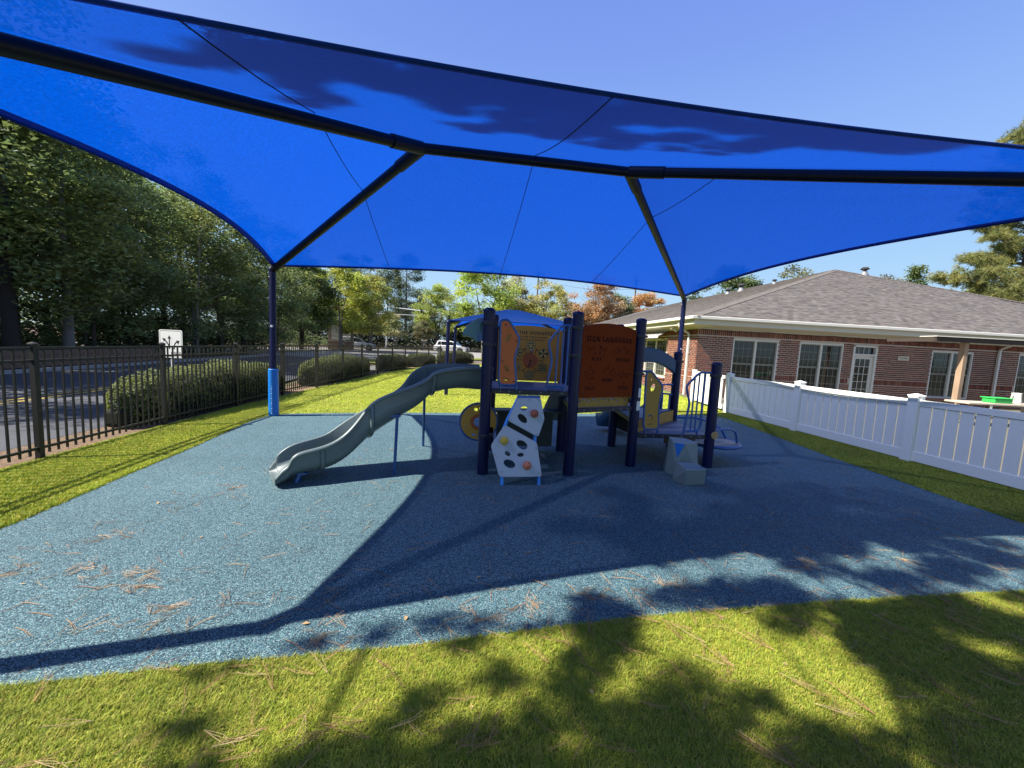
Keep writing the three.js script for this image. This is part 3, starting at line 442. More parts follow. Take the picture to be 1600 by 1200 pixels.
// climber of two grey plates leaning on the high deck
{
  const o = V(0, 0, -4.03), u = V(1, 0, 0), v = V(0, 1, -0.35).normalize(), n = new THREE.Vector3().crossVectors(u, v).normalize();
  const at = (a, b, w = 0) => o.clone().addScaledVector(u, a).addScaledVector(v, b).addScaledVector(n, w);
  const up = roundPoly([[0.728, 0.97], [0.988, 0.972], [1.028, 0.737], [0.956, 0.54], [0.925, 0.545], [0.608, 0.711]].reverse(), 0.025);
  ell(up, 0.793, 0.851, 0.039, 0.025, 0.2); ell(up, 0.776, 0.736, 0.064, 0.037, -0.75);
  const lo = roundPoly([[0.576, 0.662], [0.936, 0.472], [0.986, 0.105], [0.522, 0.10], [0.424, 0.434]].reverse(), 0.03);
  ell(lo, 0.769, 0.444, 0.066, 0.043, -0.55); ell(lo, 0.609, 0.348, 0.034, 0.023, -0.55); ell(lo, 0.752, 0.336, 0.037, 0.021, 0.08); ell(lo, 0.63, 0.239, 0.066, 0.042, -0.4);
  const cl = each(play, 'climber_frame', [pipe([at(0.556, -0.02, -0.05), at(0.556, 0.16, -0.05), at(0.50, 0.42, -0.05), at(0.60, 0.70, -0.03), at(0.74, 0.98, -0.05)], 0.0205, 0.08, 10), pipe([at(0.961, -0.02, -0.05), at(0.961, 0.16, -0.05), at(0.915, 0.50, -0.05), at(0.97, 0.74, -0.05), at(0.955, 0.98, -0.05)], 0.0205, 0.08, 10)], M_tubeBright);
  const cp = part(play, 'climber_plate', slab(up, 0.018, at(0, 0), u, v, 0.003, 14), M_grey, 'upper grey climber plate');
  const cq = part(play, 'climber_plate', slab(lo, 0.018, at(0, 0), u, v, 0.003, 14), M_grey, 'lower grey climber plate');
  part(play, 'climber_bracket', slab(new THREE.Shape([[0.722, 0.955], [0.99, 0.955], [0.99, 1.005], [0.722, 1.005]].map((q) => new THREE.Vector2(...q))), 0.014, at(0, 0, -0.02), u, v, 0), M_tube);
  const bolts = (list) => list.map(([a, b]) => { const p = at(a, b, 0.011); return new THREE.SphereGeometry(0.0085, 8, 6).translate(p.x, p.y, p.z); });
  each(cp, 'bolt', bolts([[0.745, 0.955], [0.855, 0.952], [0.965, 0.95], [1.0, 0.81], [0.94, 0.565], [0.63, 0.72]]), M_bolt);
  each(cq, 'bolt', bolts([[0.585, 0.63], [0.925, 0.41], [0.96, 0.145], [0.54, 0.155], [0.47, 0.335]]), M_bolt);
  const hold = (a, b, mat, label, pl, seed) => {
    const r = rng(seed), g = new THREE.IcosahedronGeometry(0.047, 2), p = g.attributes.position, q = V(0, 0, 0);
    const dents = [V(-0.3, 0.6, 0.75).normalize(), V(0.6, 0.35, 0.7).normalize(), V(0.1, -0.7, 0.65).normalize()];
    for (let i = 0; i < p.count; i++) { q.fromBufferAttribute(p, i).normalize(); let s = 1 + 0.08 * noise(q.x * 2 + seed, q.y * 2, q.z * 2); for (const d of dents) { const k = q.dot(d); if (k > 0.88) s -= (k - 0.88) * 2.4; } p.setXYZ(i, q.x * 0.047 * s, q.y * 0.047 * s, Math.max(-0.5, q.z) * 0.046 * s); }
    g.computeVertexNormals(); g.rotateX(-0.33); const c = at(a, b, 0.03); part(pl, 'climbing_hold', g.translate(c.x, c.y, c.z), mat, label);
  };
  hold(0.908, 0.791, M_holdRed, 'brown red climbing hold', cp, 1); hold(0.569, 0.486, M_holdYellow, 'yellow climbing hold', cq, 2); hold(0.82, 0.221, M_holdOrange, 'orange climbing hold', cq, 3);
}
// wave slide from the high deck to the left
{
  const S = [[0.40, -4.985, 1.217, 0, 0.255], [0.287, -4.953, 1.217, 0, 0.26], [-0.007, -4.89, 1.211, -0.021, 0.24], [-0.306, -4.825, 1.155, -0.081, 0.255], [-0.542, -4.723, 0.964, 0.097, 0.263], [-0.963, -4.6, 0.711, 0.302, 0.30], [-1.286, -4.434, 0.41, 0.069, 0.255], [-1.62, -4.285, 0.30, 0.06, 0.205], [-1.735, -4.22, 0.16, 0.07, 0.12], [-1.79, -4.19, 0.085, 0.07, 0.05]];
  const cv = (c, t) => { const n = S.length - 1, i = Math.min(n - 1, Math.floor(t * n)), f = t * n - i, p = (k) => S[Math.max(0, Math.min(n, k))][c], a = p(i - 1), b = p(i), d = p(i + 1), e = p(i + 2); return 0.5 * (2 * b + (d - a) * f + (2 * a - 5 * b + 4 * d - e) * f * f + (3 * b - a - 3 * d + e) * f * f * f); };
  const N = 80, frames = [];
  for (let i = 0; i <= N; i++) { const t = i / N, e = 1e-3, tx = cv(0, Math.min(1, t + e)) - cv(0, Math.max(0, t - e)), tz = cv(1, Math.min(1, t + e)) - cv(1, Math.max(0, t - e)), L = Math.hypot(tx, tz), b = cv(3, t); let lat = V(tz / L, 0, -tx / L); if (lat.z < 0) lat.negate(); const nn = lat.clone(); const la = nn.clone().multiplyScalar(Math.cos(b)).addScaledVector(UPV, Math.sin(b)), uu = UPV.clone().multiplyScalar(Math.cos(b)).addScaledVector(nn, -Math.sin(b)); frames.push({ o: V(cv(0, t), cv(2, t), cv(1, t)), la, uu, d: cv(4, t) }); }
  // closed section: inner trough, rolled rim, outer shell
  const sec = (d) => { const w = 0.235, out = []; for (let k = 0; k <= 16; k++) { const a = Math.PI * k / 16, c = Math.cos(a), s = Math.sin(a); out.push([w * Math.sign(c) * Math.pow(Math.abs(c), 0.55), -d * Math.pow(s, 0.55)]); } const q = []; q.push([w + 0.012, 0.012], [w + 0.034, 0.008], [w + 0.044, -0.016], [w + 0.036, -0.032]); const o = []; for (let k = 0; k <= 14; k++) { const a = Math.PI * k / 14, c = Math.cos(a), s = Math.sin(a); o.push([(w + 0.018) * Math.sign(c) * Math.pow(Math.abs(c), 0.6), -0.035 - (d - 0.012) * Math.pow(s, 0.6)]); } return { inner: out, full: [...q, ...o, ...q.map(([x, y]) => [-x, y]).reverse(), ...out.slice().reverse()] }; };
  const sweep = (i0, i1, grow = 0, closeEnds = true) => {
    const pos = [], uv = [], idx = []; let n = 0;
    for (let i = i0; i <= i1; i++) { const f = frames[i], s = sec(Math.max(0.035, f.d)).full; n = s.length; s.forEach(([a, b], k) => { const g2 = 1 + grow; const p = f.o.clone().addScaledVector(f.la, a * g2).addScaledVector(f.uu, b * g2 - (grow ? 0.006 : 0)); pos.push(p.x, p.y, p.z); uv.push(k / n * 1.4, i / N * 2.4); }); }
    const m = i1 - i0; for (let i = 0; i < m; i++) for (let k = 0; k < n; k++) { const a = i * n + k, b = i * n + (k + 1) % n, c = a + n, d = b + n; idx.push(a, c, b, b, c, d); }
    const g = new THREE.BufferGeometry(); g.setAttribute('position', new THREE.Float32BufferAttribute(pos, 3)); g.setAttribute('uv', new THREE.Float32BufferAttribute(uv, 2)); g.setIndex(idx); g.computeVertexNormals(); return g;
  };
  // sections of the chute with flanges where they bolt together
  const cuts = [0, 26, 44, 56, N];
  const names = ['top section of the wave slide', 'second section of the wave slide', 'third section of the wave slide', 'exit section of the wave slide'];
  const chute = part(play, 'slide', sweep(0, N), M_slide, 'grey plastic wave slide curving down to the left');
  const flange = (i) => { const f = frames[i], g = frames[Math.min(N, i + 1)], pos = [], idx = []; const oc = []; const w = 0.255; for (let k = 0; k <= 16; k++) { const a = Math.PI * k / 16, c = Math.cos(a), s = Math.sin(a); oc.push([(w) * Math.sign(c) * Math.pow(Math.abs(c), 0.6), -0.03 - (f.d - 0.008) * Math.pow(s, 0.6)]); } const rr = 0.026; const tan = g.o.clone().sub(f.o).normalize(); const pts = oc.map(([a, b]) => f.o.clone().addScaledVector(f.la, a).addScaledVector(f.uu, b)); const T = new THREE.CatmullRomCurve3(pts); return new THREE.TubeGeometry(T, 40, rr, 8); };
  for (const i of cuts.slice(1, -1)) part(chute, 'flange', flange(i), M_slide);
  part(play, 'slide_leg', [rod(V(-0.62, 0, -4.43), V(-0.6, 0.66, -4.42), 0.017), box(0.10, 0.03, 0.10, -0.62, 0.66, -4.47)], M_tube, 'blue leg under the middle of the slide');
  part(play, 'slide_leg', [rod(V(-0.40, 0, -5.66), V(-0.36, 0.80, -5.10), 0.017), box(0.06, 0.03, 0.16, -0.36, 0.81, -5.06)], M_tube, 'blue leg behind the slide');
  part(play, 'slide_leg', [rod(V(-1.55, 0, -4.17), V(-1.52, 0.10, -4.2), 0.03), box(0.12, 0.02, 0.2, -1.5, 0.098, -4.24)], M_tube, 'short leg at the slide exit');
  // hood over the slide entrance
  const hood = new THREE.Shape(); hood.moveTo(0.08, 1.60); hood.quadraticCurveTo(0.12, 1.74, 0.27, 1.80); hood.lineTo(0.29, 1.79); hood.lineTo(0.28, 1.53); hood.lineTo(0.25, 1.52); hood.quadraticCurveTo(0.20, 1.58, 0.08, 1.60);
  const hg = [slab(hood, 0.03, V(0, 0, -4.62), V(1, 0, 0), UPV, 0.004, 12), slab(hood, 0.03, V(0.14, 0, -5.36), V(1, 0, 0), UPV, 0.004, 12)];
  const arc = []; for (let k = 0; k <= 10; k++) { const t = k / 10; const x = (1 - t) ** 2 * 0.08 + 2 * t * (1 - t) * 0.12 + t * t * 0.27, y = (1 - t) ** 2 * 1.6 + 2 * t * (1 - t) * 1.74 + t * t * 1.8; arc.push([x, y]); }
  const hp = [], hi = []; arc.forEach(([x, y]) => { hp.push(x, y, -4.62, x + 0.14, y, -5.36, x, y - 0.02, -4.62, x + 0.14, y - 0.02, -5.36); }); for (let k = 0; k < 10; k++) { const a = k * 4; hi.push(a, a + 4, a + 1, a + 1, a + 4, a + 5, a + 2, a + 3, a + 6, a + 3, a + 7, a + 6); }
  const hs = new THREE.BufferGeometry(); hs.setAttribute('position', new THREE.Float32BufferAttribute(hp, 3)); hs.setIndex(hi); hs.computeVertexNormals();
  const hd = part(play, 'slide_hood', [...hg, hs], M_teal, 'pale teal hood over the slide entrance');
  each(hd, 'bracket', [box(0.05, 0.05, 0.06, 0.30, 1.56, -4.52), box(0.05, 0.05, 0.06, 0.30, 1.77, -4.52), box(0.04, 0.09, 0.05, 0.285, 1.59, -4.56)], M_tube);
}
// round bubble panel under the slide entrance
{
  const c = V(0.33, 0.53, -4.86), r = 0.225, sh = new THREE.Shape(); sh.absarc(0, 0, r, 0, Math.PI * 2);
  ell(sh, -0.005, 0.0, 0.062, 0.062); ell(sh, -0.04, 0.155, 0.026, 0.02, -0.5); ell(sh, 0.02, 0.17, 0.02, 0.024, 0.3); ell(sh, -0.06, -0.165, 0.03, 0.016, -0.2); ell(sh, 0.0, -0.185, 0.014, 0.014); ell(sh, -0.155, -0.06, 0.01, 0.01);
  const p = part(play, 'bubble_panel', slab(sh, 0.018, c, V(1, 0, 0), UPV, 0.003, 24), M_yellow, 'round yellow panel with an orange ring beneath the slide entrance');
  part(p, 'rim', new THREE.TorusGeometry(r + 0.008, 0.014, 8, 40).translate(c.x, c.y, c.z), M_tube);
  part(p, 'ring', new THREE.TorusGeometry(0.078, 0.020, 10, 30).scale(1, 1, 0.9).translate(c.x - 0.005, c.y, c.z + 0.012), std([0.5, 0.11, 0.03], 0.5));
  part(p, 'side_plate', slab(roundPoly([[0.12, -0.20], [0.20, -0.16], [0.18, -0.05], [0.08, -0.08]], 0.02), 0.018, c, V(1, 0, 0), UPV, 0.003), M_holdOrange);
}
// store counter panel under the high deck, back climber plate
part(play, 'counter_panel', [slab(roundPoly([[0.10, 0.06], [0.92, 0.06], [0.92, 0.58], [0.10, 0.58]], 0.03), 0.02, FB.at(0, 0, -0.02), FB.d, UPV, 0.003), box(0.94, 0.03, 0.24, FB.at(0.5, 0.595, 0.0).x, 0.595, FB.at(0.5, 0, 0).z + 0.08)], M_darkPanel, 'dark counter panel under the high deck');
{
  const sh = roundPoly([[1.28, 0.42], [1.60, 0.42], [1.80, 0.62], [1.80, 0.96], [1.58, 0.96], [1.40, 0.80]], 0.03); ell(sh, 1.60, 0.80, 0.055, 0.04, 0.9); ell(sh, 1.70, 0.82, 0.022, 0.02); ell(sh, 1.69, 0.76, 0.012, 0.02);
  part(play, 'climber_plate', slab(sh, 0.018, V(0, 0, -5.78), V(1, 0, 0), V(0, 1, 0.2), 0.003), M_grey, 'grey plate of the climber on the far side');
}
// diagonal riser between low and lower middle deck, arch panel, handles
{
  const rs = new THREE.Shape([[0.07, 0.445], [FR.L - 0.07, 0.445], [FR.L - 0.07, 0.61], [0.07, 0.61]].map((q) => new THREE.Vector2(...q))); for (let k = 0; k < 22; k++) { const h = new THREE.Path(), u = 0.30 + k * 0.045, d = 0.014 + 0.008 * ((k * 7) % 3); h.moveTo(u, 0.455); h.lineTo(u, 0.455 + d); h.lineTo(u + 0.018, 0.455 + d); h.lineTo(u + 0.018, 0.455); h.closePath(); rs.holes.push(h); }
  part(play, 'riser_panel', slab(rs, 0.015, FR.at(0, 0, 0.02), FR.d, UPV, 0), M_yellow, 'yellow riser with notched lower edge behind the low deck');
  const ar = new THREE.Shape(); ar.moveTo(0.06, 1.20); ar.quadraticCurveTo(0.5, 1.56, FH.L - 0.06, 1.22); ar.lineTo(FH.L - 0.06, 1.42); ar.lineTo(FH.L - 0.12, 1.47); ar.quadraticCurveTo(0.5, 1.72, 0.10, 1.5); ar.lineTo(0.06, 1.45); ar.closePath();
  part(play, 'arch_panel', slab(ar, 0.10, FH.at(0, -0.03, 0.02), FH.d, UPV, 0.012, 16), M_slideBlue, 'dark blue plastic arch above the lower middle deck');
  part(play, 'handle', [pipe([V(3.42, 1.02, -5.74), V(3.16, 1.0, -5.74), V(3.16, 0.88, -5.74), V(3.42, 0.86, -5.74)], 0.0145, 0.07), rod(V(3.26, 0.62, -5.74), V(3.26, 0.885, -5.74), 0.013), rod(V(3.38, 0.62, -5.74), V(3.38, 0.87, -5.74), 0.013)], M_tube, 'looped blue handle on the lower middle deck');
  // short slide to the back
  const pos = [], idx = [], prof = [[-0.30, 0.22], [-0.26, 0.2], [-0.22, 0.02], [0, 0], [0.22, 0.02], [0.26, 0.2], [0.30, 0.22], [0.30, 0.16], [0.26, -0.03], [0, -0.05], [-0.26, -0.03], [-0.30, 0.16]], st = [[-5.75, 0.60], [-6.0, 0.58], [-6.4, 0.36], [-6.8, 0.14], [-7.05, 0.10]];
  st.forEach(([z, y]) => prof.forEach(([x, h]) => pos.push(2.98 + x, y + h, z))); for (let i = 0; i < st.length - 1; i++) for (let k = 0; k < 12; k++) { const a = i * 12 + k, b = i * 12 + (k + 1) % 12; idx.push(a, a + 12, b, b, a + 12, b + 12); }
  const g = new THREE.BufferGeometry(); g.setAttribute('position', new THREE.Float32BufferAttribute(pos, 3)); g.setIndex(idx); g.computeVertexNormals(); part(play, 'slide', g, M_slideBlue, 'short dark blue slide going down on the far side');
  part(play, 'support_panel', slab(roundPoly([[0.04, 0.62], [0.04, 0.30], [0.5, 0.12], [1.0, 0.30], [1.0, 0.62]], 0.06), 0.02, FH.at(0, 0, 0), FH.d, UPV, 0.003), M_darkPanel, 'dark panel under the lower middle deck');
  // transfer platform with curved handle
  const cx = 3.70, cz = -5.08, y = 0.27;
  const tp = part(play, 'transfer_platform', new THREE.CylinderGeometry(0.35, 0.35, 0.03, 40).translate(cx, y, cz), M_deckTan, 'round tan step at the right end of the structure');
  part(tp, 'rim', new THREE.TorusGeometry(0.36, 0.024, 10, 48).rotateX(Math.PI / 2).translate(cx, y, cz), M_tube);
  part(tp, 'leg', rod(V(cx, 0, cz), V(cx, y, cz), 0.04), M_navy);
  part(play, 'handle', pipe([V(3.46, 0.50, -4.72), V(3.72, 0.52, -4.82), V(3.95, 0.46, -4.93), V(4.0, 0.28, -4.95)], 0.0155, 0.14, 10), M_tube, 'curved blue handle over the round step');
  part(play, 'handle', pipe([V(3.50, 0.50, -5.72), V(3.85, 0.52, -5.6), V(4.0, 0.42, -5.3), V(4.02, 0.28, -5.2)], 0.0155, 0.14, 10), M_tube, 'curved blue handle at the back of the round step');
  const fw = part(play, 'flower_disc', [new THREE.TorusGeometry(0.042, 0.009, 8, 28).translate(3.435, 0.455, -4.662), ...[0, 1, 2, 3, 4].map((k) => box(0.010, 0.082, 0.010, 3.435, 0.455, -4.662, 0, 0, k * Math.PI / 5)), new THREE.CylinderGeometry(0.012, 0.012, 0.016, 12).rotateX(Math.PI / 2).translate(3.435, 0.455, -4.66)], std([0.5, 0.34, 0.12], 0.5), 'small tan spinner with spokes on the front right post');
  part(play, 'stair_skirt', slab(new THREE.Shape([[0.60, 0.25], [1.06, 0.10], [1.06, 0.395], [0.60, 0.395]].map((q) => new THREE.Vector2(...q))), 0.012, FC.at(0, 0, -0.3), FC.d, UPV, 0), std([0.10, 0.03, 0.02], 0.6));
}
/* step pods */
{
  const pods = thing('step_pod', 'pair of angular grey plastic step pods standing in front of the low deck', 'step', [2.8, 0, -4.3]);
  const hull = (b, t, y) => { const g = new ConvexGeometry([...b.map(([x, z]) => V(x, 0, z)), ...t.map(([x, z]) => V(x, y - 0.012, z)), ...t.map(([x, z]) => { const cx = t.reduce((s, q) => s + q[0], 0) / t.length, cz = t.reduce((s, q) => s + q[1], 0) / t.length; return V(x + (cx - x) * 0.06, y, z + (cz - z) * 0.06); })]); const p = g.attributes.position, uv = new Float32Array(p.count * 2); for (let i = 0; i < p.count; i++) { uv[i * 2] = p.getX(i) + p.getZ(i) * 0.7; uv[i * 2 + 1] = p.getY(i) + p.getZ(i) * 0.5; } g.setAttribute('uv', new THREE.BufferAttribute(uv, 2)); return g; };
  const M_pod = std([1, 1, 1], 0.55, { map: speck([0.20, 0.265, 0.275], 5, 0.4, 77) });
  const tall = part(pods, 'tall_pod', hull([[2.70, -4.52], [2.74, -4.36], [3.04, -4.36], [3.05, -4.64], [2.75, -4.68]], [[2.756, -4.621], [2.941, -4.547], [2.975, -4.34], [2.785, -4.29], [2.67, -4.37]], 0.44), M_pod);
  const tri = new ConvexGeometry([[2.690, 0.425, -4.362], [2.784, 0.425, -4.298], [2.735, 0.24, -4.352]].flatMap(([x, y, z]) => [V(x, y, z), V(x - 0.006, y, z + 0.01)]));
  part(tall, 'inset_plate', tri, std([0.01, 0.17, 0.62], 0.4));
  part(pods, 'low_pod', hull([[2.63, -4.24], [2.67, -4.05], [2.93, -4.07], [2.95, -4.26]], [[2.68, -4.275], [2.905, -4.228], [2.885, -4.0], [2.62, -3.975]], 0.215), M_pod);
}
/* ------------------------------------------------ black metal fence on the left */
{
  const M_iron = std([0.008, 0.0075, 0.0065], 0.6);
  const fence = thing('metal_fence', 'black metal picket fence curving along the left edge of the lawn', 'fence', [-4.4, 0, -6]);
  const cv = new THREE.CatmullRomCurve3(fenceLine.map(([x, z]) => V(x, 0, z)), false, 'catmullrom', 0.5), L = cv.getLength();
  const find = (z) => { let best = 0, bd = 9; for (let i = 0; i <= 4000; i++) { const p = cv.getPointAt(i / 4000), d = Math.abs(p.z - z); if (d < bd) { bd = d; best = i / 4000; } } return best * L; };
  const s0 = find(-4.89), step = 1.79; const posts = []; for (let k = -5; k < 17; k++) { const s = s0 + k * step; if (s < L) posts.push(s); }
  const P = (s) => cv.getPointAt(Math.max(0, Math.min(1, s / L)));
  const top = 1.23;
  const pg = new THREE.BoxGeometry(0.017, top - 0.09, 0.017), pickets = [];
  posts.forEach((s, i) => {
    const p = P(s), q = i + 1 < posts.length ? P(posts[i + 1]) : null;
    const d = P(s + 0.05).sub(P(s - 0.05)), a = -Math.atan2(d.z, d.x);
    const po = part(fence, 'post', box(0.052, top + 0.02, 0.052, p.x, (top + 0.02) / 2, p.z, 0, a, 0), M_iron);
    part(po, 'cap', [box(0.064, 0.016, 0.064, p.x, top + 0.028, p.z, 0, a, 0), new THREE.ConeGeometry(0.043, 0.02, 4).rotateY(Math.PI / 4 + a).translate(p.x, top + 0.046, p.z)], M_iron);
    if (!q) return;
    const m = p.clone().add(q).multiplyScalar(0.5), b = -Math.atan2(q.z - p.z, q.x - p.x), len = p.distanceTo(q) - 0.054;
    for (const y of [top - 0.015, top - 0.15, 0.13]) part(fence, 'rail', box(len, 0.027, 0.027, m.x, y, m.z, 0, b, 0), M_iron);
    const n = 17; for (let k = 1; k <= n; k++) { const c = p.clone().lerp(q, k / (n + 1)); pickets.push([c, b]); }
  });
  const near = pickets.map((k) => [k[0].distanceTo(CAM), k]).sort((x, y) => x[0] - y[0]);
  const seen = near.filter(([, [c]]) => c.z < -2.9), behind = near.filter(([, [c]]) => c.z >= -2.9);
  const base = BASE.get(fence);
  seen.slice(0, 290).forEach(([, [c, b]]) => { const m = new THREE.Mesh(pg, M_iron); m.name = 'picket'; m.position.set(c.x - base.x, (top - 0.09) / 2 + 0.06, c.z - base.z); m.rotation.y = b; fence.add(m); });
  const rest = [...seen.slice(290), ...behind]; const im = new THREE.InstancedMesh(pg, M_iron, rest.length); rest.forEach(([, [c, b]], i) => im.setMatrixAt(i, new THREE.Matrix4().makeRotationY(b).setPosition(c.x - base.x, (top - 0.09) / 2 + 0.06, c.z - base.z))); im.name = 'picket_run'; im.userData.kind = 'stuff'; fence.add(im);
}
/* ------------------------------------------------ white vinyl fence on the right */
const M_vinyl = phys([0.80, 0.79, 0.71], 0.38, { specularIntensity: 0.6 });
{
  const f = thing('vinyl_fence', 'white vinyl board fence along the right edge of the lawn', 'fence', [7.2, 0, -5]);
  const h = 0.99, X = 7.2, zs = [-9.47, -7.27, -5.12, -2.97, -0.82, 1.33], xs = (z) => 7.15 + 0.1 * (-(z + 5.12)) / 4.3;
  zs.forEach((z, i) => {
    const x = xs(z);
    const po = part(f, 'post', rbox(0.14, h + 0.04, 0.14, 0.006, x, (h + 0.04) / 2, z), M_vinyl);
    part(po, 'cap', [rbox(0.155, 0.022, 0.155, 0.006, x, h + 0.05, z), new THREE.ConeGeometry(0.10, 0.03, 4).rotateY(Math.PI / 4).translate(x, h + 0.074, z)], M_vinyl);
    if (i === zs.length - 1) return;
    const z2 = zs[i + 1], x2 = xs(z2), m = V((x + x2) / 2, 0, (z + z2) / 2), a = Math.atan2(x2 - x, z2 - z), len = Math.hypot(x2 - x, z2 - z) - 0.127;
    part(f, 'top_rail', rbox(0.05, 0.09, len, 0.006, m.x, h - 0.055, m.z, 0, a, 0), M_vinyl);
    part(f, 'bottom_rail', rbox(0.045, 0.155, len, 0.006, m.x, 0.10, m.z, 0, a, 0), M_vinyl);
    const nb = 12, pitch = len / nb; for (let k = 0; k < nb; k++) { const t = -len / 2 + (k + 0.5) * pitch; part(f, 'board', box(0.022, h - 0.26, pitch - 0.027, m.x + Math.sin(a) * t, (h - 0.10 + 0.17) / 2, m.z + Math.cos(a) * t, 0, a, 0), M_vinyl); }
  });
  // return wing and gate towards the building
  const g = thing('vinyl_gate', 'white vinyl gate with black hinges between the board fence and the brick building', 'gate', [7.6, 0, -10]);
  const a0 = V(7.25, 0, -9.62), a1 = V(7.62, 0, -11.6);
  const dir = a1.clone().sub(a0), len = dir.length(), ang = Math.atan2(dir.x, dir.z); dir.normalize();
  const at = (t, y, w = 0) => a0.clone().addScaledVector(dir, t).add(V(Math.cos(ang) * w, y, -Math.sin(ang) * w));
  part(g, 'post', rbox(0.115, h + 0.04, 0.115, 0.006, at(len, 0).x, (h + 0.04) / 2, at(len, 0).z, 0, ang, 0), M_vinyl);
  for (const [y, hh] of [[h - 0.05, 0.09], [0.13, 0.12]]) part(g, 'rail', rbox(0.05, hh, len - 0.16, 0.006, at(len / 2, y).x, y, at(len / 2, y).z, 0, ang, 0), M_vinyl);
  for (let k = 0; k < 11; k++) { const p = at(0.15 + (k + 0.5) * (len - 0.3) / 11, 0); part(g, 'board', box(0.022, h - 0.22, (len - 0.3) / 11 - 0.014, p.x, h / 2 + 0.03, p.z, 0, ang, 0), M_vinyl); }
  for (const y of [0.27, 0.86]) part(g, 'hinge', [box(0.012, 0.055, 0.09, at(0.08, y, -0.034).x, y, at(0.08, y, -0.034).z, 0, ang, 0), rod(at(0.075, y - 0.04, -0.045), at(0.075, y + 0.04, -0.045), 0.012)], std([0.012, 0.012, 0.012], 0.4));
}
